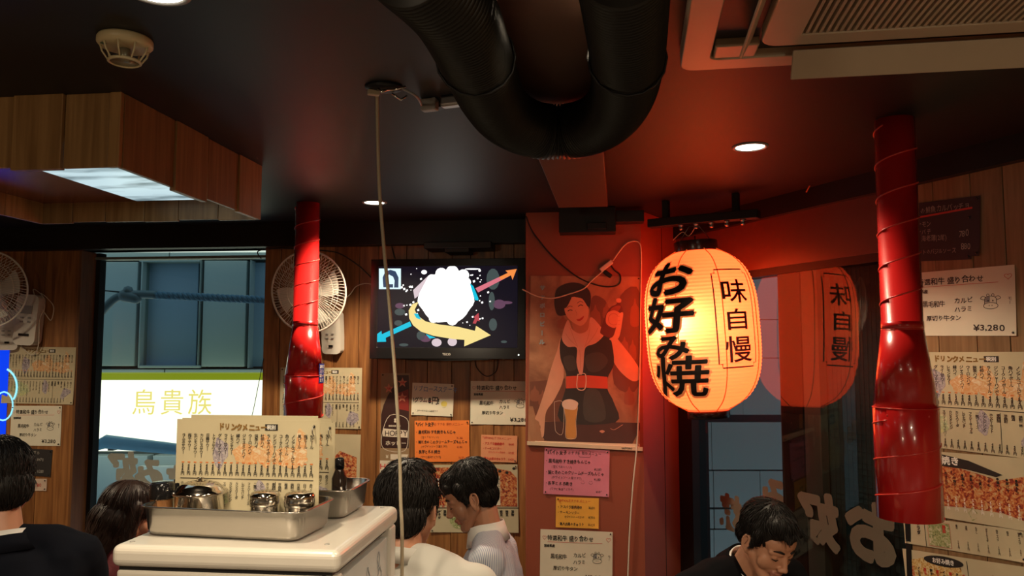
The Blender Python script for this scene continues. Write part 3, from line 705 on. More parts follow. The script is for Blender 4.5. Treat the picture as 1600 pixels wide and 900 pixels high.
for (x, y, e) in ((-1.9, -.6, 190), (-.45, .45, 62), (.7, .0, 150), (1.9, -.8, 190), (-2.6, 2.75, 75)):
    lamp('SPOT', 'room_lamp', (x, y, H_CEIL - .02), e, WARM, .06, spot=R(150), blend=.6)

# ceiling beam box running to the pillar
p0 = PZ(873, 165, 2.16); p1 = PZ(911, 322, 2.16); dd = (p1 - p0); dd.z = 0
ang = math.atan2(-dd.x, dd.y)
BRN = mat('dark_brown_duct_paint', (0.085, 0.042, 0.026), .5)
bm_ = MB(); bm_.box(-.095, .095, -1.1, dd.length, 2.155, H_CEIL); o = bm_.build('duct_box', BRN, None, Tr(p0.x, p0.y, 0) @ Rz(ang), bevel=.003); tag(o, 'brown rectangular duct box running along the ceiling behind the ribbed hose', 'duct')
c0 = P(925, 340, 3.34); br = thing('ceiling_bracket', 'black bracket box where the brown duct box meets the red pillar', 'bracket', Tr(c0.x, c0.y, 2.11) @ Rz(R(-6)))
q = MB(); q.box(-.14, .10, -.045, .045, -.01, .098); q.build('box', BLACK, br, bevel=.004)
q = MB(); q.box(.10, .22, -.02, .05, .035, .085); q.box(-.02, .06, -.055, -.045, .0, .03); q.build('clamp', BLACK, br, bevel=.003)

# ribbed hose
HZ = 2.088
pp = [PZ(640, -60, HZ), PZ(705, 10, HZ), PZ(743, 90, HZ), PZ(765, 145, HZ), PZ(792, 182, HZ), PZ(835, 203, HZ), PZ(885, 206, HZ), PZ(928, 195, HZ), PZ(958, 172, HZ), PZ(975, 138, HZ), PZ(980, 90, HZ), PZ(978, 30, HZ), PZ(972, -60, HZ)]
sp = smooth_path(pp, 10)
# resample evenly
def resample(pts, step):
    out = [pts[0]]; acc = 0
    for a, c in zip(pts, pts[1:]):
        L = (c - a).length
        while acc + L >= step:
            k = (step - acc) / L; a = a.lerp(c, k); out.append(a.copy()); L = (c - a).length; acc = 0
        acc += L
    return out
rp = resample(sp, .0024)
c0 = PZ(885, 206, HZ)
q = MB(); q.tube([p - c0 for p in rp], [.0590 + .0034 * math.sin(i * 2 * math.pi / 4) for i in range(len(rp))], 36)
hose = thing('ribbed_hose', 'thick black ribbed exhaust hose bent in a U under the ceiling', 'hose', c0)
q.build('hose', mat('black_hose_vinyl', (0.014, 0.014, 0.012), .42, spec=.35), hose)
q = MB(); q.tube([Vector(p) - c0 for p in smooth_path([P(931, -30, 1.28), P(932, 10, 1.33), P(935, 60, 1.46), P(937, 110, 1.62), P(941, 145, 1.76)], 5)], .0016, 6); q.build('tie_cord', WHITECAB, hose)
for hx, hy in ((743, 90), (980, 90)):
    hp_ = PZ(hx, hy, HZ) - c0; q = MB(); q.tube([hp_ + Vector((.066 * math.cos(a), 0, .066 * math.sin(a))) for a in [i * .3927 for i in range(16)]], .0025, 5, closed=True); q.tube([hp_ + Vector((0, 0, .066)), hp_ + Vector((0, 0, H_CEIL - HZ))], .0025, 5); q.build('hanger_strap', BLACK, hose)

# red exhaust ducts
def red_duct(px, py, label, cone, zb, coils, M0=None):
    c = PZ(px, py, H_CEIL); F = Tr(c.x, c.y, 0); d = thing('red_duct', label, 'duct', F, 'red smoke ducts')
    r0, r1 = .050, .077; zc0, zc1 = cone
    q = MB(); q.lathe([(r0, H_CEIL), (r0, zc0 + .02), (r0 + .0012, zc0 + .02), (r0 + .0012, zc0)], 48); q.build('pipe', REDP, d)
    q = MB(); q.lathe([(r0 + .001, zc0), (r1, zc1)], 48); q.build('cone', REDP, d)
    q = MB(); q.lathe([(r1, zc1), (r1 + .001, zc1 - .001), (r1 + .001, zb), (r1 - .002, zb), (r1 - .002, zb + .06)], 48); q.lathe([(r1 - .002, zb + .06), (.001, zb + .07)], 32, mi=1); q.build('hood', [REDP, BLACK], d)
    q = MB(); q.lathe([(r1 + .0005, zc1 + .001), (r1 + .0028, zc1), (r1 + .0005, zc1 - .002)], 48); q.build('seam', REDS, d)
    q = MB(); q.lathe([(r0 + .001, zc0 + .001), (r0 + .0018, zc0), (r0 + .001, zc0 - .001)], 48); q.build('seam', REDS, d)
    def coil(r, za, zb_, turns):
        q = MB(); n = int(40 * turns)
        q.tube([(r * math.cos(2 * math.pi * turns * i / n + 2.6), -r * math.sin(2 * math.pi * turns * i / n + 2.6), za + (zb_ - za) * i / n) for i in range(n + 1)], .0022, 6); q.build('spiral_band', REDS, d)
    coil(r0 + .0005, H_CEIL - .02, zc0 + .025, coils); coil(r1 + .001, zc1 - .03, zb + .004, (zc1 - zb) / .105)
    for a, z, r in ((-1.0, zc0 + .010, r0), (-2.2, zc0 + .010, r0), (-1.3, zc1 - .018, r1), (-2.6, zc1 - .018, r1)):
        q = MB(); q.ball((0, 0, 0), .0028, 8); q.build('rivet', REDS, d, Tr(r * math.cos(a), r * math.sin(a), z))
    return d
dr = red_duct(1397, 188, 'large red duct beside the right wall menus with a blue sticker', (1.655, 1.455), 1.175, 5.6)
dl = red_duct(481, 318, 'smaller red duct in front of the white wall fan', (1.70, 1.50), 1.33, 5.6)
for d, ang0 in ((dr, -.42), (dl, -.50)):
    q = MB(); q2 = MB(); rad = .0788; x0 = -.002
    # blue sticker wrapped on the hood: flat text bent to the cylinder
    wz = .078; aw_ = .052 / rad; zb = 1.185 if d is dr else 1.47
    n = 8; vs = []; 
    for k in range(n + 1):
        a = ang0 + aw_ * (k / n); vs += [(rad * math.cos(a), rad * math.sin(a), zb), (rad * math.cos(a), rad * math.sin(a), zb + wz)]
    q.add(vs, [(2 * k, 2 * k + 2, 2 * k + 3, 2 * k + 1) for k in range(n)], 0); q.build('blue_sticker', mat('blue_sticker', (0.02, 0.03, 0.20), .4), d)
    tb = MB()
    for r_, s_ in enumerate(('あなたの', 'ストレス', '吸って', 'ます')): text(tb, s_, .003, wz - .012 - r_ * .018, .0165, 0, bold=.03)
    tb.v = [((rad + .0004) * math.cos(ang0 + v[0] / rad), (rad + .0004) * math.sin(ang0 + v[0] / rad), zb + v[1]) for v in tb.v if True]
    tb.build('sticker_lettering', WHITEINK, d)

# ceiling hole, plugs and the hanging beige cable
c0 = PZ(600, 135, H_CEIL)
jb = thing('junction_plate', 'torn ceiling hole with small black and chrome fittings', 'cable fitting', c0)
q = MB(); q.lathe([(.045, 0), (.043, -.006), (.02, -.010), (.001, -.012)], 20, T=Matrix.Diagonal((1, .8, 1, 1))); q.build('plate', BLACK, jb)
q = MB(); q.box(-.035, -.008, .005, .02, -.020, -.008); q.build('plug', BEIGECAB, jb, Rz(.4), bevel=.002)
q = MB(); q.tube([(-.01, -.02, -.012), (.0, -.025, -.022), (.012, -.02, -.014)], .003, 6); q.build('hook', STEELP, jb)
q = MB(); q.tube([(.015, .02, -.01), (.035, .03, -.022), (.05, .03, -.012)], .0026, 6); q.build('hook', STEELP, jb)
q = MB(); q.tube([(.0, -.02, -.015), (.03, -.03, -.018), (.055, -.035, -.012)], .0024, 6); q.build('hook', STEELP, jb)
cb = thing('ceiling_cable', 'beige cable hanging from the ceiling hole down behind the white cooler', 'cable', PZ(589, 142, H_CEIL))
c1 = PZ(589, 142, H_CEIL); pts = [c1] + [P(x, y, Y) for x, y, Y in ((590, 200, 1.85), (592, 280, 1.86), (596, 340, 1.87), (601, 400, 1.88), (607, 460, 1.89), (613, 530, 1.90), (619, 610, 1.90), (624, 700, 1.90), (626, 780, 1.90), (628, 900, 1.90))] + [Vector((-.27, 1.92, .4)), Vector((-.27, 1.95, .012))]
q = MB(); q.tube([p - c1 for p in smooth_path(pts, 5)], .0042, 8); q.build('cord', BEIGECAB, cb)
c0 = PZ(690, 165, 2.19); pl = thing('ceiling_plug', 'grey plug and silver socket joined to a cord on the ceiling', 'plug', Tr(c0.x, c0.y, 2.19) @ Rz(-.35))
q = MB(); q.box(-.052, -.012, -.012, .012, -.010, .020); q.build('plug_body', GREYPL, pl, bevel=.004)
q = MB(); q.box(.0, .055, -.014, .014, -.006, .020); q.build('socket', METAL, pl, bevel=.006)
q = MB(); q.box(-.03, .03, .018, .045, .004, .020); q.build('clip', BLACK, pl, bevel=.003)
ci = Tr(c0.x, c0.y, 2.19) @ Rz(-.35); ci = ci.inverted()
q = MB(); q.tube(smooth_path([ci @ PZ(628, 138, 2.195), ci @ PZ(650, 150, 2.18), (-.052, 0, .005)], 6), .003, 6); q.build('cord', GREYPL, pl)
q = MB(); q.tube(smooth_path([(.055, 0, .005), ci @ PZ(728, 176, 2.19), ci @ PZ(745, 176, 2.20)], 5), .0026, 6); q.build('cord', GREYPL, pl)

# air conditioner cassette
c0 = PZ(1062, 112, 2.165); FA = Tr(c0.x, c0.y, 0) @ Rz(R(-9))        # x right, -y towards the camera
ac = thing('air_conditioner', 'cream ceiling cassette air conditioner with a slatted grille', 'air conditioner', FA)
ACM = mat('cream_conditioner_plastic', (0.46, 0.37, 0.26), .38, var=.05); ACD = mat('dark_conditioner_slot', (0.02, 0.018, 0.014), .5)
ZP = 2.165; A = .92
def rrect(x0, x1, y0, y1, r, n=5):
    out = []
    for cx, cy, a0 in ((x1 - r, y1 - r, 0), (x0 + r, y1 - r, 90), (x0 + r, y0 + r, 180), (x1 - r, y0 + r, 270)):
        for k in range(n + 1): a = R(a0 + 90 * k / n); out.append((cx + r * math.cos(a), cy + r * math.sin(a)))
    return out
def ringprism(mb, out, inn, z0, z1, mi=0):    # frame between two outlines with the same point count
    n = len(out); vs = [(p[0], p[1], z) for z in (z0, z1) for p in out] + [(p[0], p[1], z) for z in (z0, z1) for p in inn]; fs = []
    for i in range(n):
        j = (i + 1) % n
        fs += [(j, i, i + n, j + n)[::-1], (2 * n + i, 2 * n + j, 3 * n + j, 3 * n + i)[::-1], (i, j, 2 * n + j, 2 * n + i)[::-1], (n + i, n + j, 3 * n + j, 3 * n + i)]
    mb.add(vs, fs, mi)
q = MB(); q.box(0, A, -A, 0, ZP + .025, H_CEIL); q.build('backing', ACM, ac, bevel=.008)
q = MB()
ringprism(q, rrect(0, A, -A, 0, .03), rrect(.055, A - .055, -A + .055, -.055, .02), ZP, ZP + .03); q.build('outer_frame', ACM, ac, bevel=.003)
q = MB(); q.box(.052, A - .052, -A + .052, -.052, ZP + .018, ZP + .0255); q.build('slot_floor', ACD, ac)
q = MB(); ringprism(q, rrect(.138, A - .138, -A + .138, -.118, .035), rrect(.205, A - .2, -A + .2, -.165, .004), ZP - .004, ZP + .022); q.build('inner_frame', ACM, ac, bevel=.003)
q = MB(); q.box(.06, .14, -.118, -.055, ZP + .002, ZP + .02); q.build('corner_cover', ACM, ac, bevel=.004)
q = MB(); q.box(.2, A - .2, -A + .2, -.16, ZP + .010, ZP + .017); q.build('grille_back', mat('brown_filter', (0.10, 0.06, 0.03), .7), ac)
x = .213
while x < A - .21:
    q = MB(); q.box(-.0026, .0026, -.285, .285, -.005, .005); q.build('slat', ACM, ac, Tr(x, -.45, ZP + .003)); x += .0115
# left flap (open blade), near flap
q = MB(); q.box(-.003, .003, -.33, .33, -.022, .022); q.build('flap', ACM, ac, Tr(.112, -.46, ZP - .008) @ Ry(R(28)), bevel=.002)
q = MB(); q.box(-.33, .36, -.003, .003, -.028, .028); q.build('flap', ACM, ac, Tr(.535, -.066, ZP - .022) @ Rx(R(34)), bevel=.002)

# black rail over the lantern with terminals
a = P(1015, 352, 3.22); c = P(1185, 322, 2.98); ax = (c - a); L = ax.length; ry = math.atan2(ax.y, ax.x)
rl = thing('hanging_rail', 'black ceiling rail with small metal terminals above the red lantern', 'rail', Tr(a) @ Rz(ry))
q = MB(); q.box(0, L, -.025, .025, -.012, .022); q.build('rail', BLACK, rl, bevel=.003)
q = MB(); q.box(.06, .085, -.012, .012, .02, H_CEIL - a.z); q.build('hanger', BLACK, rl)
q = MB(); q.box(L - .1, L - .075, -.012, .012, .02, H_CEIL - a.z); q.build('hanger', BLACK, rl)
for i in range(5):
    q = MB(); q.lathe([(.011, 0), (.012, -.004), (.008, -.006), (.008, -.014), (.010, -.016), (.006, -.022), (.001, -.023)], 12); q.build('terminal', METAL, rl, Tr(.14 + i * .062, -.012, -.012))
q = MB(); q.tube(smooth_path([(.20, -.02, -.03), (.17, -.01, -.06), (.14, 0, -.04), (.10, 0, -.07)], 5), .0018, 5); q.build('wire', BEIGECAB, rl)
q = MB(); pts = [hit(1260, 300, RIGHT, .05), hit(1270, 283, RIGHT, .06), hit(1285, 272, RIGHT, .06), hit(1310, 270, RIGHT, .06)]
c0 = pts[1]; q.tube([p - c0 for p in smooth_path(pts, 5)], .003, 6); o = q.build('loose_wire', mat('orange_wire', (.5, .12, .04), .5), None, Tr(c0)); tag(o, 'short orange wire loop against the black rail under the ceiling', 'wire')

# ================================================================== LANTERN
LC = P(1097, 515, 3.18); LT = Tr(LC) @ Ry(R(-3.4)) ; LR = .226; LH2 = .322
lan = thing('paper_lantern', 'large glowing orange paper lantern with black brush lettering', 'lantern', LT)
def lprof(z):     # radius of the lantern body at height z
    k = min(1.0, abs(z) / (LH2 * 1.012)); return LR * (1 - k ** 3.4) ** (1 / 2.3)
LP = bpy.data.materials.new('lantern_paper'); LP.use_nodes = True; t_ = LP.node_tree; N = t_.nodes; L_ = t_.links; N.clear()
out = N.new('ShaderNodeOutputMaterial'); a1 = N.new('ShaderNodeAddShader'); tr = N.new('ShaderNodeBsdfTranslucent'); df = N.new('ShaderNodeBsdfDiffuse'); em = N.new('ShaderNodeEmission'); mx = N.new('ShaderNodeMixShader')
tr.inputs[0].default_value = (.90, .48, .24, 1); df.inputs[0].default_value = (.75, .42, .25, 1); mx.inputs[0].default_value = .25
em.inputs[0].default_value = (1.0, .056, .014, 1); em.inputs[1].default_value = 2.5
tc = N.new('ShaderNodeTexCoord'); nz = N.new('ShaderNodeTexNoise'); nz.inputs['Scale'].default_value = 90; bp = N.new('ShaderNodeBump'); bp.inputs['Strength'].default_value = .1; bp.inputs['Distance'].default_value = .002
L_.new(tc.outputs['Object'], nz.inputs['Vector']); L_.new(nz.outputs['Fac'], bp.inputs['Height']); L_.new(bp.outputs[0], df.inputs['Normal'])
L_.new(tr.outputs[0], mx.inputs[1]); L_.new(df.outputs[0], mx.inputs[2]); L_.new(mx.outputs[0], a1.inputs[0]); L_.new(em.outputs[0], a1.inputs[1]); L_.new(a1.outputs[0], out.inputs[0])
NR = 46; prof = []
for i in range(NR * 4 + 1):
    z = -LH2 + 2 * LH2 * i / (NR * 4); ph = (i % 4) / 4; r = max(lprof(z), .086)
    prof.append((r - .0028 * math.sin(math.pi * ph), z))
q = MB(); n = 96; vs = []; fs = []
for r, z in prof:
    for j in range(n): a = 2 * math.pi * j / n; vs.append((r * math.cos(a), r * math.sin(a), z))
for i in range(len(prof) - 1):
    for j in range(n): fs.append((i * n + j, i * n + (j + 1) % n, (i + 1) * n + (j + 1) % n, (i + 1) * n + j))
q.add(vs, fs, 0, True); q.build('paper_shell', LP, lan)
SEAM = mat('lantern_seam', (0.55, 0.16, 0.04), .7, emit=.25, ecol=(1, .2, .03))
for k in range(8):
    a = R(-90 + 8) + k * math.pi / 4; q = MB(); pts = []
    for i in range(40):
        z = -LH2 * .995 + 2 * LH2 * .995 * i / 39; r = max(lprof(z), .086) + .0003; pts.append((r * math.cos(a), r * math.sin(a), z))
    q.tube(pts, .0022, 5); q.build('seam_thread', SEAM, lan)
CAPM = mat('black_lacquer', (0.012, 0.008, 0.007), .22)
q = MB(); q.lathe([(.080, LH2 - .006), (.087, LH2 - .006), (.087, LH2 + .036), (.078, LH2 + .036), (.078, LH2 + .010)], 40); q.build('top_rim', CAPM, lan, bevel=.002)
q = MB(); q.lathe([(.076, -LH2 - .030), (.083, -LH2 - .030), (.083, -LH2 + .006), (.076, -LH2 + .006)], 40, closed=True); q.build('bottom_rim', CAPM, lan)
def wrap(mb_src, phi0, z0, off, name, m):
    """bends flat lettering (x = arc length, y = height) onto the lantern"""
    import bmesh
    me = mb_src.mesh('t', []); bmx = bmesh.new(); bmx.from_mesh(me); bpy.data.meshes.remove(me)
    xs = [v.co.x for v in bmx.verts]; ys = [v.co.y for v in bmx.verts]
    for ax_, lo, hi, st in ((0, min(xs), max(xs), .010), (1, min(ys), max(ys), .010)):
        v = lo + st
        while v < hi:
            co = (v, 0, 0) if ax_ == 0 else (0, v, 0); no = (1, 0, 0) if ax_ == 0 else (0, 1, 0)
            bmesh.ops.bisect_plane(bmx, geom=bmx.verts[:] + bmx.edges[:] + bmx.faces[:], plane_co=co, plane_no=no); v += st
    for v in bmx.verts:
        z = z0 + v.co.y; r = max(lprof(z), .086) + off; ph = phi0 + v.co.x / LR
        v.co = (r * math.sin(ph), -r * math.cos(ph), z)
    me = bpy.data.meshes.new(name); bmx.to_mesh(me); bmx.free(); me.materials.append(m)
    return link(name, me, lan)
SUMI = mat('black_sumi_ink', (0.010, 0.005, 0.004), .6); HALO = mat('pale_orange_outline', (0.75, 0.30, 0.14), .7, emit=.35, ecol=(1, .22, .05))
base_phi = math.atan2(LC.x, LC.y) * -1 + 0   # direction of the camera seen from the lantern
cphi = -math.atan2(LC.x, LC.y)
def phi_px(px): return cphi + math.asin(max(-.99, min(.99, (px - 1092) / 90.0)))
for ch, pxc, py0, py1, wd in (('お', 1042, 403, 462, .235), ('好', 1041, 460, 519, .235), ('み', 1044, 519, 562, .165), ('焼', 1050, 553, 621, .26)):
    hh = (py1 - py0) / FPX * 3.0 ; zc = (515 - (py0 + py1) / 2) / FPX * 3.0
    for bd, off, nm, m in ((.0125, .0022, 'lettering_outline', HALO), ({'焼': .0030, 'み': .0040, '好': .0050}.get(ch, .0060), .0034, 'brush_letter', SUMI)):
        vs, fs, a = glyph(ch, 0.0, 3)
        mb = MB(); fat(mb, [((x - .5) * wd + (y - .38) * .10 * wd, (y - .38) * hh * 1.0) for x, y in vs], fs, bd, 0, 0, 6); wrap(mb, phi_px(pxc), zc, off, nm, m)
fz = lambda py: (515 - py) / FPX * 3.0
pc = (phi_px(1113) + phi_px(1168)) / 2; hw = (phi_px(1168) - phi_px(1113)) / 2 * LR
mb = MB(); zt, zb_ = fz(424), fz(577); e = .014
stroke(mb, [(-hw, zb_ + e), (-hw, zt - e), (-hw + e, zt - e), (-hw + e, zt), (hw - e, zt), (hw - e, zt - e), (hw, zt - e), (hw, zb_ + e), (hw - e, zb_ + e), (hw - e, zb_), (-hw + e, zb_), (-hw + e, zb_ + e)], .0052, closed=True)
INKM = mat('maroon_ink', (0.085, 0.006, 0.006), .6)
wrap(mb, pc, 0, .0030, 'letter_frame', INKM)
for ch, py, hh in (('味', 459, .098), ('自', 503, .085), ('慢', 549, .105)):
    vs, fs, a = glyph(ch, .012, 3); mb = MB(); mb.add([((x - .5) * .125, (y - .38) * hh, 0) for x, y in vs], fs); wrap(mb, pc, fz(py), .0030, 'brush_letter', INKM)
# the bulb inside and its holder
BO = Vector((-.112, -.120, .030))
q = MB(); q.lathe([(.001, .04), (.018, .04), (.018, -.01), (.001, -.01)], 16); q.build('bulb_holder', BLACK, lan, Tr(BO + Vector((.0, 0, .035))))
q = MB(); q.tube([BO + Vector((0, 0, .07)), (0, 0, LH2), (0, 0, LH2 + .06)], .003, 6); q.build('holder_cord', BLACKCAB, lan)
bo = LT @ BO
lamp('POINT', 'lantern_bulb', bo, 3.8, (1.0, .60, .30), .022)
q = MB(); q.tube([(-.07, 0, LH2 + .03), (-.02, 0, LH2 + .10), (.02, 0, LH2 + .10), (.07, 0, LH2 + .03)], .0016, 6); q.build('hanging_wire', METAL, lan)

# ================================================================== TELEVISION
TVP = (BACK[0] + BACK[1] * .13, BACK[1]); FT, tw, th = sheet_frame(((579, 405), (821, 404), (821, 561), (579, 561)), TVP, 0)
tv = thing('television', 'black flat television on the wood wall showing bright arrow graphics', 'television', FT)
q = MB(); q.prism([(-tw / 2, -th / 2 + .012), (-tw / 2, th / 2), (tw / 2, th / 2), (tw / 2, -th / 2 + .012), (tw * .25, -th / 2 - .004), (0, -th / 2 - .008), (-tw * .25, -th / 2 - .004)][::-1], -.055, -.002); q.build('casing', BLACKGLOSS, tv, bevel=.006)
sx0, sx1, sy0, sy1 = -tw / 2 + .034, tw / 2 - .036, -th / 2 + .052, th / 2 - .034
q = MB(); out = [(-tw / 2, -th / 2), (tw / 2, -th / 2), (tw / 2, th / 2), (-tw / 2, th / 2)]; inn = [(sx0, sy0), (sx1, sy0), (sx1, sy1), (sx0, sy1)]
ringprism(q, out, inn, -.003, .004); q.build('bezel', BLACKGLOSS, tv, bevel=.002)
SCR = emis('screen_dark', (.004, .003, .010), 1.0)
q = MB(); q.box(sx0, sx1, sy0, sy1, -.003, .0005); q.build('screen', SCR, tv)
def S_(zx, zy): # zoom coordinates (1145x900 crop of the screen) to local metres
    px = 560 + zx * 280 / 1145; py = 380 + zy * 220 / 900
    v = FT.inverted() @ hit(px, py, TVP); return (v.x, v.y)
EW = emis('screen_white', (1, 1, .97), 1.6); EC = emis('screen_cyan', (.0, .55, .75), 1.0); EY = emis('screen_yellow', (.95, .75, .28), 1.0); EO = emis('screen_orange', (.95, .28, .06), 1.0)
EP = emis('screen_pink', (.80, .20, .26), .9); EG = emis('screen_grey_green', (.07, .10, .10), .8); EV = emis('screen_mauve', (.16, .07, .13), .8); EM = emis('screen_red', (.5, .06, .08), 1); EPL = emis('screen_pale', (.8, .65, .7), .9); ECI = emis('screen_white_cyan', (.7, .95, 1), 1.1)
q = MB(); Z = .0008
def sp_(pts, mi, dz=0): q.poly([S_(*p) for p in pts], Z + dz, mi)
rng = random.Random(11)
for c, rx, ry, mi in (((265, 400), 30, 18, 6), ((265, 440), 34, 22, 5), ((255, 510), 26, 18, 5), ((290, 650), 30, 10, 5), ((860, 230), 42, 68, 5), ((852, 370), 20, 60, 5), ((900, 390), 40, 30, 6), ((945, 380), 40, 10, 6), ((860, 520), 26, 40, 5), ((930, 630), 20, 8, 5), ((500, 635), 32, 26, 8), ((600, 630), 30, 28, 8), ((430, 610), 36, 22, 6), ((400, 590), 28, 30, 5), ((420, 185), 18, 14, 0), ((730, 165), 50, 5, 0), ((775, 175), 8, 8, 0)):
    sp_([(c[0] + rx * math.cos(a), c[1] + ry * math.sin(a)) for a in [i * .45 for i in range(14)]], mi)
for i in range(60):
    a = rng.uniform(2.4, 7.5); r_ = rng.uniform(190, 270); x, y, s = 560 + r_ * math.cos(a) * 1.1, 340 + r_ * math.sin(a) * .85, rng.uniform(3, 8)
    if y < 160 or y > 650: continue
    sp_([(x - s, y - s * .4), (x + s * .7, y - s), (x + s, y + s * .6), (x - s * .5, y + s)], 0)
sp_([(560 + (178 + 6 * math.sin(9 * a)) * math.cos(a), 345 + (165 + 8 * math.sin(7 * a)) * math.sin(a)) for a in [i * 2 * math.pi / 40 for i in range(40)]], 0, .0003)
for (x, y, r_) in ((470, 235, 36), (530, 195, 38), (600, 185, 42), (670, 205, 38), (690, 250, 30), (480, 480, 30), (600, 490, 36)): sp_([(x + r_ * math.cos(a), y + r_ * math.sin(a)) for a in [i * .5 for i in range(13)]], 0, .00045)
sp_([(350, 300), (450, 205), (380, 340), (360, 355)], 8, .0006)
sp_([(748, 288), (955, 190), (940, 175), (1012, 165), (985, 235), (975, 205), (765, 315)], 4, .0006); sp_([(900, 216), (955, 190), (940, 175), (1012, 165), (985, 235), (975, 205), (912, 236)], 3, .0008)
sp_([(712, 255), (735, 275), (768, 355), (765, 366), (745, 364), (728, 310)], 1, .0006)
sp_([(730, 512), (745, 480), (735, 474), (768, 445), (775, 500), (760, 495), (750, 515)], 7, .0006)
sp_([(115, 632), (115, 585), (148, 560), (150, 582), (330, 500), (340, 530), (175, 605), (178, 630)], 1, .0006); sp_([(355, 450), (380, 450), (402, 490), (370, 478)], 1, .0009); sp_([(430, 580), (495, 604), (455, 610)], 1, .0006)
sp_([(385, 375), (345, 390), (322, 430), (325, 480), (350, 525), (400, 565), (480, 592), (600, 612), (678, 618), (676, 660), (846, 588), (752, 528), (745, 560), (640, 535), (520, 520), (430, 500), (375, 460), (360, 425)], 2, .0007)
q.build('screen_graphics', [EW, EC, EY, EO, EP, EG, EV, EM, EPL], tv)
q = MB(); q.poly([S_(132, 162), S_(272, 162), S_(272, 294), S_(132, 294)], Z + .0003, 0)
q.poly([S_(x, y) for x, y in ((160, 282), (155, 220), (172, 182), (205, 170), (238, 180), (257, 220), (256, 284), (228, 284), (232, 240), (222, 214), (196, 200), (182, 218), (176, 244), (180, 282))], Z + .0006, 1); q.poly([S_(x, y) for x, y in ((200, 284), (196, 262), (222, 262), (222, 284))], Z + .0007, 1); q.build('inset_picture', [ECI, emis('screen_navy', (.03, .06, .12), 1)], tv)
q = MB(); text(q, 'TECO', 0, -th / 2 + .022, .014, 0, bold=.02, align='C', z=.0046); q.build('lettering', mat('silver_print', (.5, .48, .42), .4), tv)
q = MB(); q.poly(ring(tw / 2 - .03, -th / 2 + .020, .0035, .0035, 12), .0046); q.build('power_light', emis('power_led', (.9, 1, .9), 2), tv)
q = MB(); q.box(-.12, .12, -.08, .08, -.126, -.054); q.build('wall_mount', BLACK, tv)
# set top box shelf over the television
c0 = hit(718, 384, BACK, .10); sb = thing('set_top_box', 'flat black box on the ledge above the television', 'electronic box', Tr(c0) @ Rz(R(-6)))
q = MB(); q.box(-.155, .155, -.06, .09, -.018, .012); q.build('casing', BLACK, sb, bevel=.004); q = MB(); q.box(-.06, .05, -.045, .09, -.034, -.018); q.build('bracket', BLACK, sb)

def wall_cable(name, label, pxs, plane, offs, r, m, k=6):
    pts = [hit(x, y, plane, o) for (x, y), o in zip(pxs, offs if isinstance(offs, (list, tuple)) else [offs] * len(pxs))]
    c0 = pts[len(pts) // 2].copy(); q = MB(); q.tube([p - c0 for p in smooth_path(pts, k)], r, 6); o = q.build(name, m, None, Tr(c0)); tag(o, label, 'cable'); return o
wall_cable('black_cable', 'thin black cable looping under the television', [(742, 560), (745, 575), (760, 588), (775, 580), (778, 562)], BACK, .01, .0022, BLACKCAB)
wall_cable('black_cable', 'black cable running over the wall fan to the television', [(408, 404), (404, 392), (440, 388), (500, 391), (530, 396), (560, 415), (582, 436)], BACK, [.01, .03, .05, .05, .05, .05, .02], .003, BLACKCAB)
wall_cable('black_cable', 'black cable dropping from the ledge to the back of the television', [(612, 384), (614, 394), (617, 404)], BACK, .01, .003, BLACKCAB)
wall_cable('black_cable', 'black cable drooping at the right edge of the left window', [(412, 560), (404, 600), (396, 640), (388, 670)], BACK, .006, .0018, BLACKCAB)
wall_cable('white_cable', 'white cable from the wall fan to the television', [(530, 470), (545, 462), (556, 448), (570, 443), (580, 444)], BACK, [.03, .03, .02, .02, .02], .0024, WHITECAB)
# pillar cables
wc = wall_cable('white_cable', 'white extension cable crossing the vintage poster to the pillar edge', [(816, 452), (824, 456), (840, 463), (864, 466), (890, 459), (912, 451), (925, 438), (944, 422)], PILF, [.02, .015, .01, .008, .008, .008, .008, .012], .0030, WHITECAB)
wall_cable('white_cable', 'white cable running down the right edge of the pillar', [(957, 408), (975, 384), (988, 377), (999, 380), (1002, 400), (1001, 470), (1000, 560), (998, 640), (995, 700), (989, 760), (984, 830), (980, 930)], PILF, [.012] + [.008] * 11, .0032, WHITECAB, 8)
wall_cable('black_cable', 'black cable looping from the top left of the pillar over the poster', [(822, 338), (832, 362), (858, 395), (885, 420), (908, 436), (935, 446), (955, 448), (968, 443), (969, 430), (960, 422), (954, 414)], PILF, [.006] * 11, .0030, BLACKCAB, 8)
c0 = hit(948, 415, PILF, .012); cn = thing('cable_connector', 'white plug joined to a black plug on the red pillar above the poster', 'plug', Tr(c0) @ Rz(R(-6)) @ Ry(R(-38)))
q = MB(); q.box(-.035, .03, -.008, .008, -.010, .010); q.build('plug_body', WHITEPL, cn, bevel=.004)
q = MB(); q.box(.005, .045, -.008, .008, -.036, -.018); q.build('black_plug', BLACK, cn, Ry(R(75)) @ Tr(-.0, 0, .0), bevel=.003)

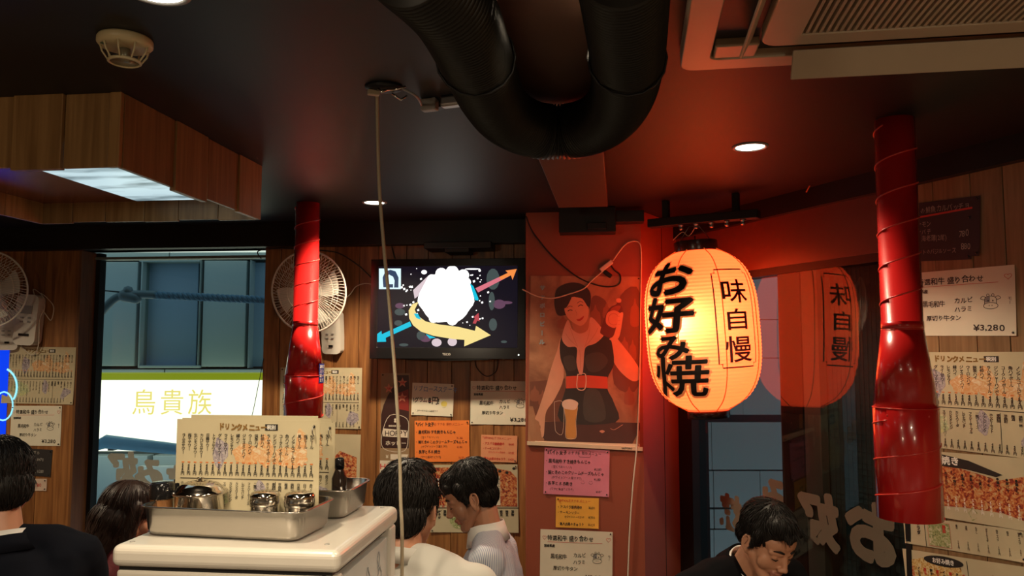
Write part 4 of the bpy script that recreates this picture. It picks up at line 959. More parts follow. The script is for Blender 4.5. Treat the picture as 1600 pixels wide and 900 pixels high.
# ================================================================== WALL FANS
def make_fan(c4, label, M):
    f = thing('wall_fan', label, 'fan', M, 'white wall fans')
    RF = .185; G = WHITEPL
    WIRE = mat('white_guard_wire', (0.70, 0.66, 0.56), .35)
    def dome(r, sgn): return sgn * (.048 * (1 - (r / RF) ** 2.6))
    q = MB(); q.tube([(RF * math.cos(a), 0, RF * math.sin(a)) for a in [2 * math.pi * i / 64 for i in range(64)]], .0045, 8, closed=True); q.build('guard_rim', G, f)
    for sgn, nm in ((-1, 'front_guard'), (1, 'rear_guard')):
        q = MB()
        for i in range(78 if sgn < 0 else 48):
            a = 2 * math.pi * i / (78 if sgn < 0 else 48); pts = []
            for k in range(7):
                r = .036 + (RF - .036) * k / 6; aa = a + (.22 * (1 - k / 6) if sgn < 0 else 0); pts.append((r * math.cos(aa), dome(r, sgn), r * math.sin(aa)))
            q.tube(pts, .0011, 4, caps=False)
        for r in (.085, .135): q.tube([(r * math.cos(a), dome(r, sgn) * .98, r * math.sin(a)) for a in [2 * math.pi * i / 48 for i in range(48)]], .0012, 4, closed=True)
        o = q.build(nm, WIRE, f); o['kind'] = 'stuff'
    q = MB(); q.lathe([(.001, .054), (.030, .052), (.037, .046), (.037, .040)], 28, T=Rx(R(90))); q.build('guard_badge', G, f)
    BL = mat('pale_translucent_blade', (0.55, 0.55, 0.50), .3)
    for k in range(4):
        q = MB(); vs = []; nn = 8
        for i in range(nn + 1):
            r = .03 + .125 * i / nn; wd = .55 + .25 * math.sin(i / nn * 2.2)
            for j in range(5): aa = -wd / 2 + wd * j / 4 + .3 * (i / nn); vs.append((r * math.cos(aa), (j - 2) * .006 * (1), r * math.sin(aa)))
        q.add(vs, [(i * 5 + j, i * 5 + j + 1, (i + 1) * 5 + j + 1, (i + 1) * 5 + j) for i in range(nn) for j in range(4)], 0, True); q.build('blade', BL, f, Ry(k * math.pi / 2))
    q = MB(); q.lathe([(.001, .018), (.028, .015), (.030, -.015), (.001, -.016)], 20, T=Rx(R(90))); q.build('hub', G, f)
    q = MB(); q.lathe([(.001, -.052), (.045, -.052), (.050, -.065), (.046, -.115), (.030, -.125), (.001, -.127)], 28, T=Rx(R(90))); q.build('motor_housing', G, f)
    q = MB(); q.cap((0, .10, -.02), .022, (.02, .135, -.10), .020); q.build('neck', G, f)
    q = MB(); q.prism(rrect(-.048, .048, -.30, -.10, .02), 0, .045, 0, Tr(.03, .19, 0) @ Rx(R(90))); q.build('control_box', WHITEPL, f, bevel=.006)
    for i in range(4):
        q = MB(); q.box(-.006, .006, -.003, .003, -.003, .003); q.build('button', GREYPL, f, Tr(.012 + (i % 2) * .028, .143, -.205 - .02 * (i // 2)), bevel=.001)
    q = MB(); q.box(-.010, .010, -.003, .003, -.005, .005); q.build('switch', BLACK, f, Tr(.03, .143, -.262))
    return f
c0 = hit(482, 456, BACK, .20); fan = make_fan(None, 'round white wall fan half hidden behind the red duct', Tr(c0) @ Rz(R(-14)) @ Rx(R(6)))
c1 = hit(-22, 452, BACK, .20)
fan2 = dup(fan, Tr(c1) @ Rz(R(8)) @ Rx(R(4)), 'round white wall fan cut off at the left edge above the menu')
fan2['group'] = 'white wall fans'
# the handset-like fan control beside the left fan
c0 = hit(48, 500, BACK, .02); hs_ = thing('fan_controller', 'white rounded wall control box with tangled white cords left of the window', 'control box', Tr(c0) @ Rz(R(-6)) @ Ry(R(4)))
q = MB(); q.prism(rrect(-.058, .058, -.125, .125, .03), 0, .05, 0, Rx(R(90)) @ Tr(0, 0, -.015)); q.build('casing', WHITEPL, hs_, bevel=.008)
q = MB(); q.box(-.026, .026, -.043, -.035, -.02, -.008); q.build('switch', BLACK, hs_, Tr(0, 0, -.06), bevel=.002)
q = MB(); q.box(-.03, .03, -.041, -.035, .03, .07); q.build('label_plate', GREYPL, hs_, bevel=.002)
for k in range(4):
    q = MB(); q.box(-.007, .007, -.040, -.034, -.004, .004); q.build('button', GREYPL, hs_, Tr(-.02 + .04 * (k % 2), 0, .01 - .02 * (k // 2)))
wall_cable('white_cable', 'white cord tangled around the control box left of the window', [(28, 470), (22, 500), (30, 535), (50, 555), (60, 540), (62, 500), (70, 480), (66, 462), (52, 452), (58, 470), (72, 492), (80, 500), (84, 480), (74, 466), (64, 458)], BACK, [.02, .01, .01, .01, .03, .04, .03, .02, .02, .03, .03, .02, .02, .02, .02], .0022, WHITECAB)
# blue lit sign at the far left
o, bw, bh = sheet('lit_blue_sign', 'bright blue lit sign at the left edge below the fan', ((-70, 503), (15, 505), (10, 690), (-70, 692)), BACK, emis('blue_sign_face', (0.0, 0.045, 0.80), 1.1), .004, cat='sign', pins=False, thick=.003)
q = MB(); stroke(q, ring(bw * .44, -.20 * bh, .05, .07, 20), .008, 0, .002, True); stroke(q, ring(bw * .36, -.05 * bh, .09, .10, 14, -.6, 1.2), .010, 0, .0022); q.build('lettering', emis('blue_sign_letter', (.3, .8, 1), 1.2), o)

# ================================================================== NOTICES AND MENUS
def drink_sheet(c4, plane, label, off=.003, name='drinks_menu'):
    o, w_, h_ = sheet(name, label, c4, plane, LAMI, off, 'laminated drinks menus', cat='menu'); drink_on(o, w_, h_); return o
drink_sheet(((6, 541), (118, 543), (115, 632), (4, 630)), BACK, 'drinks menu pinned left of the window under the control box')
wagyu(((18, 634), (97, 634), (94, 697), (15, 696)), BACK, 'handwritten beef notice left of the window below the stained menu')
hand_note('chalk_notice', 'small black chalk card below the left beef notice', ((27, 700), (82, 703), (79, 745), (24, 742)), BACK, mat('black_card', (.018, .016, .016), .6),
          [('おすすめ', .30, .14, .15, 0, 0), ('ハイボール ¥470', .12, .38, .15, 0, 0), ('カルピス', .22, .60, .14, 0, 1), ('生 ¥380', .5, .82, .15, 0, 0)], inks=(CHALK, INKR))
hand_note('paper_slip', 'small pale slip under the black chalk card', ((48, 748), (73, 748), (73, 767), (48, 767)), BACK, mat('pinkish_paper', (.55, .42, .33), .6), [('¥380', .2, .5, .4, 0, 1)])
drink_sheet(((438, 574), (566, 575), (564, 670), (437, 669)), BACK, 'drinks menu pinned behind the left red duct below the fan')
food_sheet(((436, 676), (563, 679), (561, 800), (434, 795)), BACK, 'okonomiyaki food menu behind the laminated menus on the cooler', 'お好み焼き', 'oko')
# bottle poster
o, W, H = sheet('bottle_poster', 'tall narrow poster of a dark bottle with red stars and white lettering', ((597, 583), (642, 583), (638, 740), (592, 739)), BACK, mat('grey_brown_poster', (.26, .17, .09), .5), .003, cat='poster')
q = MB(); u = lambda a, v: ((a - .5) * W, (.5 - v) * H)
BR = mat('bottle_brown', (.035, .014, .012), .4); BRR = mat('bottle_red_gleam', (.20, .02, .015), .4)
q.poly([u(*p) for p in ((.02, .75), (.02, .42), (.10, .32), (.25, .22), (.42, .14), (.48, .02), (.95, .02), (.98, .2), (.98, .75))], .0005, 0)
q.poly([u(*p) for p in ((.60, .20), (.95, .16), (.97, .38), (.62, .36))], .0006, 3)
for cx, cy in ((.27, .155), (.74, .095), (.74, .245)):
    q.poly([((cx - .5) * W + (.0245 if k % 2 == 0 else .0105) * math.sin(k * math.pi / 5), (.5 - cy) * H + (.0245 if k % 2 == 0 else .0105) * math.cos(k * math.pi / 5)) for k in range(10)], .0009, 1)
    text(q, '元祖', (cx - .5) * W, (.5 - cy) * H, .0105, 2, bold=.05, align='C', z=.0012)
stroke(q, smooth_path([(*u(.32, .425), 0), (*u(.90, .455), 0), (*u(.96, .60), 0), (*u(.84, .775), 0), (*u(.14, .76), 0), (*u(.06, .62), 0)], 4, True), .0025, 4, closed=True)
q.poly([u(*p) for p in ((.09, .555), (.94, .575), (.93, .645), (.09, .635))], .0008, 4)
text(q, 'HOPPY', *u(.16, .60), .034, 0, bold=.01, sx=1.0, z=.0012, jit=.02); text(q, 'ホッピー', *u(.18, .70), .024, 4, bold=.03, z=.0012, sx=1.05)
for a in range(5): q.poly([(u(.55, .475)[0] + .008 * math.cos(a * 1.257) + .0055 * math.cos(t_), u(.55, .475)[1] + .008 * math.sin(a * 1.257) + .0055 * math.sin(t_)) for t_ in (0, 1.05, 2.1, 3.14, 4.2, 5.2)], .0010, 4)
text(q, '登録商標 麦酒', *u(.28, .53), .009, 4, bold=.02, z=.0010)
text(q, '¥', *u(.2, .835), .022, 4, bold=.03); q.poly([u(.36, .81), u(.97, .81), u(.97, .865), u(.36, .865)], .0008, 4)
q.poly([u(.0, .875), u(1, .875), u(1, .995), u(0, .995)], .0008, 4); text(q, 'HOPPY', *u(.02, .93), .036, 5, bold=.012, z=.0012, sx=1.15, jit=.02)
q.build('printed_picture', [BR, mat('star_pink', (.58, .22, .14), .5), INKR, BRR, mat('poster_white', (.62, .55, .44), .5), INKR], o)
def steak_extra(mb, W, H):
    stroke(mb, ring(.28 * W, -.16 * H, .012, .011, 14), .0008, 2, closed=True); mb.poly(ring(.28 * W, -.12 * H, .015, .013, 12), .0005, 2); stroke(mb, ring(.28 * W, -.22 * H, .006, .003, 8, math.pi, 2 * math.pi), .0008, 0)
    stroke(mb, [(-.45 * W, -.05 * H), (.1 * W, -.06 * H)], .001, 1)
hand_note('steak_notice', 'white steak notice with blue title and yellow doodle above the orange notice', ((644, 597), (709, 601), (708, 650), (643, 649)), BACK, PAPER,
          [('リブロースステーキ', .03, .17, .19, .015, 3), ('1グラム→', .04, .53, .17, .02, 0), ('8円!', .40, .53, .25, .03, 0), ('※ステーキの日のみ限定です', .08, .86, .07, .0, 0)], inks=(INK, INKR, mat('yellow_marker', (.62, .52, .12), .5), INKBL), extra=steak_extra)
wagyu(((735, 596), (834, 595), (833, 665), (735, 662)), BACK, 'handwritten beef notice under the television beside the pillar')
ORG = mat('orange_card', (.78, .20, .035), .55, var=.06)
L1 = lambda a, c_: [('バイト女子', .05, .09, .105, .03, 0), ('おすすめ 新作メニュー', .36, .09, .085, .0, c_), ('・黒毛和牛すき焼きもんじゃ', .01, .28, .095, .02, 0), ('(甘くておいしい)', .12, .40, .07, .0, 0), ('¥1,380', .77, .42, .075, 0, c_),
      ('・鮭ときのこのクリームチーズもんじゃ', .01, .52, .088, .02, 0), ('(ホワイトソース風です♡)', .12, .63, .07, .0, 0), ('¥1,180', .77, .64, .075, 0, c_), ('・長芋とろろ焼き', .01, .76, .095, .02, 0), ('(ワサビ醤油でどうぞ)', .10, .88, .065, 0, 0), ('¥680', .8, .90, .075, 0, c_)]
hand_note('orange_notice', 'bright orange handwritten notice above the two men talking', ((649, 658), (733, 656), (734, 722), (647, 721)), BACK, ORG, L1(0, 1), inks=(INK, mat('dark_orange_ink', (.40, .07, .02), .5)))
L2 = [('TEPPANおすすめメニュー', .04, .11, .115, .0, 1), ('・アスパラ豚肉巻き', .03, .32, .115, .02, 0), ('¥680', .76, .32, .12, 0, 0), ('・サーモンソテー', .03, .50, .115, .01, 0), ('ホワイトソースかけ', .2, .64, .09, .01, 0), ('¥780', .76, .64, .12, 0, 0), ('・職人店員のきゅうり', .03, .88, .11, .02, 0), ('¥420', .76, .88, .12, 0, 0)]
hand_note('salmon_notice', 'small salmon coloured notice right of the orange notice', ((751, 679), (808, 681), (808, 723), (752, 721)), BACK, mat('salmon_card', (.66, .28, .14), .55), L2, inks=(INKR, INKR))
food_sheet(((672, 726), (810, 726), (809, 832), (672, 832)), BACK, 'white food menu with grilled skewers behind the man in striped shirt', '', 'skewer')
def smile(mb, W, H):
    for cx in (.60, .72):
        stroke(mb, ring((cx - .5) * W, -.21 * H, .008, .007, 12, math.pi, 2 * math.pi), .0009, 0)
        for d in (-.0035, .0035): mb.poly(ring((cx - .5) * W + d, -.20 * H + .003, .0012, .0016, 6), .001, 0)
    stroke(mb, rrect(.03 * W, .21 * W, .33 * H, .47 * H, .006), .0012, 0, closed=True)
hand_note('pink_notice', 'pink handwritten notice with smiling faces under the vintage poster', ((850, 700), (953, 703), (951, 777), (850, 771)), PILF, mat('pink_card', (.60, .20, .28), .55), L1(0, 0), inks=(INK, INK), extra=smile)
hand_note('yellow_notice', 'small orange yellow notice on the pillar between pink and white notices', ((869, 776), (936, 779), (935, 826), (868, 824)), PILF, mat('yellow_card', (.74, .38, .05), .55), L2, inks=(INK, INKR))
wagyu(((845, 826), (958, 832), (956, 913), (843, 909)), PILF, 'handwritten beef notice lowest on the red pillar')
# right wall
BC = mat('black_board_card', (.018, .014, .022), .7)
hand_note('chalk_notice', 'large black chalk notice right of the big red duct', ((1392, 322), (1529, 307), (1534, 398), (1396, 408)), RIGHT, BC,
          [('本日の鮮魚カルパッチョ', .22, .14, .13, 0, 0), ('サーモン', .25, .38, .12, 0, 0), ('カンパチ', .25, .52, .12, 0, 0), ('海老薄(2尾)', .36, .64, .12, 0, 0), ('トマトのバジルソース', .28, .88, .10, 0, 0), ('780', .78, .60, .15, 0, 0), ('880', .80, .82, .15, 0, 0)], .004, inks=(CHALK, INKR),
          extra=lambda mb, W, H: stroke(mb, [(-.22 * W, .24 * H), (.42 * W, .31 * H)], .006, 1))
hand_note('chalk_notice', 'second black chalk notice overlapped by the large one beside the duct', ((1392, 345), (1518, 337), (1520, 403), (1395, 412)), RIGHT, BC, [('生ビール', .3, .9, .1, 0, 0)], .002, inks=(CHALK, INKR))
wagyu(((1420, 427), (1586, 414), (1588, 524), (1420, 525)), RIGHT, 'handwritten beef notice right of the big red duct')
drink_sheet(((1400, 547), (1645, 554), (1643, 717), (1400, 695)), RIGHT, 'drinks menu on the right wall below the beef notice')
food_sheet(((1400, 701), (1650, 720), (1650, 838), (1400, 796)), RIGHT, 'meat picture menu with black brush title on the right wall', '鉄板焼き', 'meat', .004)
food_sheet(((1412, 806), (1604, 829), (1602, 880), (1413, 847)), RIGHT, 'narrow beige side dish menu strip under the meat menu', '', 'salad', .003)
food_sheet(((1414, 856), (1610, 890), (1610, 985), (1416, 945)), RIGHT, 'okonomiyaki food menu lowest on the right wall', 'お好み焼き', 'oko', .003)

# ================================================================== VINTAGE POSTER (printed picture on a flat sheet)
o, W, H = sheet('vintage_poster', 'faded vintage poster of a woman in a green dress raising a beer bottle', ((827, 431), (1000, 432), (1001, 699), (827, 693)), PILF, blotch('faded_poster_ground', [(.20, .085, .045), (.34, .165, .085), (.42, .23, .125)], 6), .003, cat='poster')
q = MB(); zz = [0]
POST = dict(skin=mat('poster_skin', (.60, .31, .19), .5), hair=mat('poster_hair', (.035, .014, .012), .5), dress=mat('poster_dress', (.030, .026, .024), .5), scarf=mat('poster_scarf', (.58, .33, .24), .5), belt=mat('poster_belt', (.55, .07, .03), .5),
            buckle=mat('poster_buckle', (.62, .45, .32), .5), bottle=mat('poster_bottle', (.12, .025, .018), .5), bottle_hi=mat('poster_bottle_light', (.26, .06, .03), .5), label=mat('poster_label', (.55, .24, .15), .5), table=mat('poster_table', (.075, .032, .026), .5), beer=mat('poster_beer', (.50, .24, .06), .5),
            foam=mat('poster_foam', (.66, .50, .38), .5), shade=mat('poster_skin_shade', (.40, .17, .10), .5), lip=mat('poster_lip', (.42, .04, .03), .5), cyan=mat('poster_blue_letter', (.26, .42, .46), .5), bar=mat('poster_back_bar', (.15, .055, .032), .5), barl=mat('poster_back_bottle', (.24, .085, .045), .5), strip=mat('poster_strip', (.62, .50, .36), .5), dressl=mat('poster_dress_light', (.055, .050, .042), .5))
PK = list(POST); 
def pz(x, y): return ((x - 50) / 548 * W - W / 2, H / 2 - (y - 38) / 822 * H)
def pp_(pts, k, sm=True, closed=True):
    zz[0] += 1; pts = [(*pz(*p), 0) for p in pts]
    if sm: pts = smooth_path(pts, 4, True)
    q.poly([(p[0], p[1]) for p in pts], .0005 + zz[0] * .00002, PK.index(k))
def ps_(pts, k, wd): zz[0] += 1; stroke(q, smooth_path([(*pz(*p), 0) for p in pts], 4), wd, PK.index(k), .0005 + zz[0] * .00002)
pp_([(355, 150), (400, 140), (440, 200), (440, 430), (360, 430), (350, 300)], 'bar'); pp_([(500, 130), (596, 120), (596, 560), (470, 560), (480, 300)], 'bar'); pp_([(55, 560), (230, 540), (230, 750), (55, 750)], 'bar', False)
for x, y, a, h_ in ((375, 240, 24, 90), (570, 220, 20, 110), (520, 380, 18, 70), (560, 400, 16, 80), (430, 210, 16, 60), (215, 270, 26, 50), (80, 620, 20, 60), (120, 640, 18, 60), (545, 620, 22, 70)): pp_([(x - a, y + h_ / 2), (x - a, y - h_ * .2), (x - a * .4, y - h_ * .4), (x, y - h_ * .7), (x + a * .4, y - h_ * .4), (x + a, y - h_ * .2), (x + a, y + h_ / 2)], 'barl')
pp_([(52, 758), (130, 752), (300, 745), (598, 745), (598, 845), (52, 842)], 'table', False)
pp_([(190, 400), (205, 345), (215, 420), (222, 540), (180, 640), (140, 700), (132, 760), (128, 820), (112, 822), (110, 770), (90, 790), (62, 835), (52, 830), (70, 770), (98, 700), (130, 600), (160, 490)], 'skin')
pp_([(430, 350), (470, 330), (500, 360), (585, 470), (595, 530), (560, 545), (500, 500), (455, 430)], 'skin')
pp_([(205, 350), (240, 335), (300, 360), (380, 360), (420, 320), (452, 340), (470, 460), (440, 530), (440, 590), (470, 650), (480, 745), (210, 748), (230, 600), (235, 520), (205, 440)], 'dress')
pp_([(330, 430), (400, 410), (440, 450), (400, 500), (345, 500)], 'dressl'); pp_([(220, 440), (270, 430), (285, 490), (240, 500)], 'dressl'); pp_([(330, 600), (400, 600), (430, 730), (330, 735)], 'dressl')
pp_([(235, 530), (340, 522), (438, 528), (440, 585), (330, 582), (235, 588)], 'belt', False)
ps_([(292, 520), (330, 518), (328, 588), (290, 586), (292, 518)], 'buckle', .004)
pp_([(172, 150), (185, 100), (240, 72), (300, 75), (345, 110), (352, 165), (335, 215), (300, 200), (230, 230), (190, 232), (174, 195)], 'hair')
pp_([(262, 255), (340, 235), (350, 290), (320, 330), (280, 320)], 'shade')
pp_([(222, 190), (240, 150), (275, 140), (310, 140), (338, 175), (342, 225), (330, 262), (305, 282), (275, 272), (245, 250), (228, 225)], 'skin')
pp_([(212, 190), (222, 150), (262, 122), (250, 160), (230, 195)], 'hair'); pp_([(262, 122), (310, 118), (345, 160), (340, 190), (310, 150), (270, 140)], 'hair')
for pts in (((233, 196), (248, 186), (262, 190)), ((285, 172), (300, 162), (315, 168))): ps_(pts, 'hair', .0022)
for pts in (((238, 212), (250, 205), (262, 208)), ((290, 188), (302, 180), (314, 184))): ps_(pts, 'hair', .0034)
ps_([(276, 205), (284, 225), (280, 232)], 'shade', .0016); pp_([(282, 252), (298, 248), (318, 234), (314, 248), (296, 260)], 'lip')
pp_([(238, 255), (250, 270), (262, 300), (300, 320), (340, 300), (352, 240), (390, 270), (420, 320), (380, 365), (340, 380), (325, 400), (320, 470), (315, 515), (300, 515), (285, 460), (285, 390), (240, 385), (212, 350), (220, 300)], 'scarf')
for pts in (((250, 290), (270, 340), (290, 385)), ((350, 270), (345, 320), (325, 385)), ((390, 290), (370, 330), (330, 380)), ((300, 400), (305, 450), (302, 505)), ((230, 320), (250, 350), (285, 380))): ps_(pts, 'shade', .0014)
pp_([(452, 188), (478, 175), (482, 158), (495, 150), (502, 158), (500, 178), (510, 205), (480, 300), (455, 338), (408, 322), (402, 300), (430, 220)], 'bottle')
pp_([(455, 195), (480, 182), (500, 185), (485, 210), (450, 215)], 'bottle_hi'); pp_([(478, 150), (490, 145), (502, 150), (500, 165), (482, 165)], 'label')
pp_([(438, 215), (470, 205), (500, 222), (500, 260), (470, 290), (432, 272), (428, 240)], 'label'); ps_(ring(466, 248, 26, 28, 10), 'bottle_hi', .0014)
pp_([(488, 225), (512, 215), (508, 260), (500, 310), (490, 340), (470, 355), (445, 345), (465, 330), (478, 290), (484, 260)], 'skin')
for y in (235, 255, 275): ps_([(484, y), (498, y - 3)], 'shade', .0012)
ps_([(178, 655), (182, 760), (190, 800), (222, 802), (222, 660), (178, 655)], 'foam', .0016)
pp_([(228, 665), (292, 665), (284, 740), (286, 822), (240, 825), (238, 740)], 'beer'); pp_([(216, 660), (230, 645), (258, 640), (285, 648), (296, 662), (280, 690), (240, 688), (222, 680)], 'foam'); ps_([(226, 680), (236, 745), (236, 822), (262, 828), (288, 822), (286, 745), (294, 680)], 'foam', .0014)
ps_([(455, 775), (475, 780), (515, 755)], 'label', .002); pp_([(402, 790), (415, 784), (428, 790), (415, 798)], 'label')
zz[0] += 2
for i, ch in enumerate('サッポロビール'): x, y = pz(112, 98 + i * 44.5); text(q, ch, x, y + .012, .0235, PK.index('cyan'), vertical=True, bold=.07, z=.0030)
pp_([(52, 845), (597, 845), (597, 860), (52, 860)], 'strip', False)
q.build('printed_picture', [POST[k] for k in PK], o)
q = MB(); xs0, y0 = pz(48, 862); q.box(-W / 2 - .003, W / 2 + .012, -.008, .008, 0, .006); text(q, 'SAPPORO', W * .34, 0, .010, 1, bold=.03, z=.0065)
q.build('bottom_rail', [mat('cream_poster_rail', (.62, .52, .36), .4), INK], o, Tr(0, -H / 2 - .002, 0) @ Matrix.Rotation(R(-1.2), 4, 'Z'))

# ================================================================== WHITE COOLER AND WHAT STANDS ON IT
TOPZ = 1.244
A0 = PZ(172, 852, TOPZ); A1 = PZ(530, 862, TOPZ); A2 = PZ(633, 790, TOPZ)
xd = (A1 - A0); xd.z = 0; CW = xd.length; xd.normalize(); yd = Vector((-xd.y, xd.x, 0)); CD = (A2 - A1).dot(yd)
FC = frame(Vector((A0.x, A0.y, 0)), xd, yd, Vector((0, 0, 1)))
COOLW = mat('white_enamel_cabinet', (0.58, 0.55, 0.49), .28, var=.04, coat=.3)
co = thing('drinks_cooler', 'white upright cooler with rounded top and a sketched panel on its side', 'cooler', FC)
q = MB(); q.box(0, CW, 0, CD, TOPZ - .040, TOPZ); o = q.build('top_panel', COOLW, co, bevel=.014); o.modifiers['bevel'].segments = 5
for p in o.data.polygons: p.use_smooth = False
q = MB(); q.box(.012, CW - .016, .012, CD - .006, TOPZ - .048, TOPZ - .038); q.build('gasket', BLACK, co)
q = MB(); q.box(.008, CW - .030, .008, CD - .006, .03, TOPZ - .046); q.build('body', COOLW, co, bevel=.006)
q = MB(); q.box(CW - .032, CW - .004, .004, .040, .03, TOPZ - .046); q.build('side_post', COOLW, co, bevel=.006)
q = MB(); q.box(CW - .032, CW - .004, CD - .050, CD - .004, .03, TOPZ - .040); q.build('side_post', COOLW, co, bevel=.006)
q = MB(); q.box(CW - .024, CW - .012, .04, CD - .05, .05, TOPZ - .060); q.build('side_panel', mat('pale_sketched_panel', (.50, .50, .48), .3), co)
q = MB()
BG_ = mat('blue_grey_marker', (.16, .21, .26), .5); rng = random.Random(4)
for (u, v, r_) in ((.07, -.10, .022), (.11, -.125, .018), (.14, -.08, .02), (.18, -.12, .024), (.22, -.075, .016), (.25, -.13, .02), (.30, -.06, .013), (.31, -.10, .018), (.10, -.19, .03), (.18, -.20, .03), (.26, -.21, .03), (.33, -.17, .02)):
    stroke(q, [(u + r_ * (1 + .3 * math.sin(3 * a + u * 40)) * math.cos(a) * .7, v + r_ * (1 + .25 * math.cos(4 * a)) * math.sin(a)) for a in [i * .45 for i in range(14)]], .0028, 0, 0, closed=True)
    stroke(q, [(u - .01, v - r_), (u, v - r_ * 2), (u + .012, v - r_ * 1.3)], .0028, 0)
q.build('marker_drawing', BG_, co, Tr(CW - .0112, 0, TOPZ - .03) @ Matrix(((0, 0, 1, 0), (1, 0, 0, 0), (0, 1, 0, 0), (0, 0, 0, 1))))
for (x, y) in ((.025, .03), (CW - .04, .05), (CW - .03, CD - .03)):
    q = MB(); q.lathe([(.001, .0016), (.004, .0012), (.0052, 0)], 12); q.build('screw', GREYPL, co, Tr(x, y, TOPZ))
for (x, y) in ((.03, .03), (CW - .05, .03), (.03, CD - .03), (CW - .05, CD - .03)):
    q = MB(); q.lathe([(.02, 0), (.02, .032)], 12); q.build('foot', BLACK, co, Tr(x, y, 0))
def cz(px, py, z=TOPZ):   # picture point on a level above the cooler, in cooler coordinates
    return FC.inverted() @ PZ(px, py, z)
def loft(mb, sections, mi=0, smooth=False):   # outlines with equal counts, skinned
    n = len(sections[0][0]); vs = []; fs = []
    for pts, z in sections: vs += [(p[0], p[1], z) for p in pts]
    for k in range(len(sections) - 1):
        for i in range(n): j = (i + 1) % n; fs.append((k * n + i, k * n + j, (k + 1) * n + j, (k + 1) * n + i))
    mb.add(vs, fs, mi, smooth); return mb
def tray(label, ox, oy, W, D, Ht, rz):
    t = thing('steel_tray', label, 'tray', FC @ Tr(ox, oy, TOPZ + .0005) @ Rz(rz)); q = MB(); RR = lambda e, r: rrect(-e, W + e, -e, D + e, r, 5); fl = .005
    # outer skin, rolled rim, inner skin, floor
    secs = [(RR(-.014, .018), 0), (RR(-.005, .022), .004), (RR(.0, .024), .012), (RR(fl, .028), Ht - .002), (RR(fl + .005, .030), Ht - .0015), (RR(fl + .006, .031), Ht + .0005), (RR(fl + .004, .030), Ht + .0022), (RR(fl - .001, .027), Ht + .001), (RR(-.0015, .022), .013), (RR(-.007, .02), .006), (RR(-.016, .016), .0018)]
    loft(q, secs, smooth=True); n = len(secs[0][0])
    base = [(p[0], p[1], 0) for p in secs[0][0]]; q.add(base, [tuple(reversed(range(n)))]); q.add([(p[0], p[1], .0018) for p in secs[-1][0]], [tuple(range(n))])
    q.build('pan', STEEL, t); return t
f0 = cz(222, 838); f1 = cz(465, 850); f2 = cz(510, 826)
tw_ = (f1 - f0).length - .0; tr_ = math.atan2(f1.y - f0.y, f1.x - f0.x); td = .150
tray('long stainless tray nearest the front edge of the cooler holding pots and shakers', f0.x, f0.y, tw_, td, .056, tr_)
g1 = cz(524, 821); g0 = (g1.x - tw_, g1.y)
tray('second stainless tray behind the front tray on the cooler', g1.x - tw_ + .004, max(g1.y, f0.y + td + .040), tw_, .150, .060, tr_ * .3)
# laminated menus standing between and in the trays
def stand_menu(px0, px1, pytop, y_off, label, ring_=True, tilt=0, dz=0, slant=0):
    Yd = y_off; a = P(px0, pytop, Yd); c = P(px1, pytop, Yd - (px1 - px0) / FPX * Yd * .13)
    W = (c - a).length; Hh = .205; x = (c - a); x.z = 0; x.normalize(); zt = (a.z + c.z) / 2
    bot = TOPZ + .004; Hh = (zt - bot) / math.cos(tilt)
    o_ = Vector(((a.x + c.x) / 2, (a.y + c.y) / 2, bot)); yv = Vector((0, 0, 1)); n = x.cross(yv)
    M = frame(o_, x, yv, n) @ Rx(-tilt) @ Tr(0, Hh / 2, 0)
    q = MB(); q.box(-W / 2, W / 2, -Hh / 2, Hh / 2, -.0008, .0)
    o = q.build('laminated_menu', LAMI, None, M); tag(o, label, 'menu', 'laminated menus standing on the cooler')
    c = drink_on(o, W * .985, Hh)
    if ring_:
        q = MB(); pts = [(.0, .010 * math.cos(t_), .010 * math.sin(t_)) for t_ in [i * .5236 for i in range(12)]]; q.tube(pts, .0011, 6, closed=True)
        q.build('binder_ring', METAL, o, Tr(W / 2 - .012, Hh / 2 - .020, 0))
        q = MB(); q.poly(ring(0, 0, .003, .003, 12), .0011); q.build('ring_hole', INK, o, Tr(W / 2 - .012, Hh / 2 - .012, 0))
    return o
yb = (FC @ Vector((0.2, f0.y + .128, 0))).y
stand_menu(277, 500, 656, yb, 'laminated drinks menu standing foremost in the front tray on the cooler')
stand_menu(299, 497, 649, yb + .028, 'laminated menu directly behind the foremost one, pale top edge showing', ring_=False)
stand_menu(285, 497, 654, yb + .012, 'laminated menu sandwiched close behind the foremost menu', ring_=False)
stand_menu(300, 524, 659, yb + .165, 'rear laminated menu leaning out to the right over the second tray')
stand_menu(310, 518, 654, yb + .185, 'rearmost laminated menu of the standing stack', ring_=False)
# pots, shakers and bottles
def pot(px, pyb, r, h, label, lid, name='steel_pot', body=STEELP, zoff=.003, yf=.06):
    p = cz(px, 800); X = p.x; loc = None
    Yw = (FC @ Vector((X, f0.y + yf, 0))).y; w = P(px, pyb, Yw); l = FC.inverted() @ w
    t = thing(name, label, 'pot' if 'pot' in name else 'bottle' if 'bottle' in name else 'shaker', FC @ Tr(l.x, l.y, TOPZ + .0025))
    q = MB(); q.lathe([(.001, 0), (r * .90, 0), (r * .97, .004), (r, h * .3), (r, h), (r * 1.04, h + .001), (r * 1.04, h + .003), (r * .98, h + .004)], 40); q.build('body', body, t)
    return t, h
t, h = pot(312, 780, .047, .066, 'wide polished pot with domed lid at the left of the front tray', 1)
q = MB(); q.lathe([(.052, h + .002), (.054, h + .005), (.052, h + .009), (.046, h + .012), (.043, h + .016), (.034, h + .022), (.018, h + .027), (.001, h + .029)], 44); q.build('lid', STEELP, t)
q = MB(); q.lathe([(.004, h + .028), (.004, h + .031), (.008, h + .033), (.001, h + .035)], 16); q.build('knob', STEELP, t)
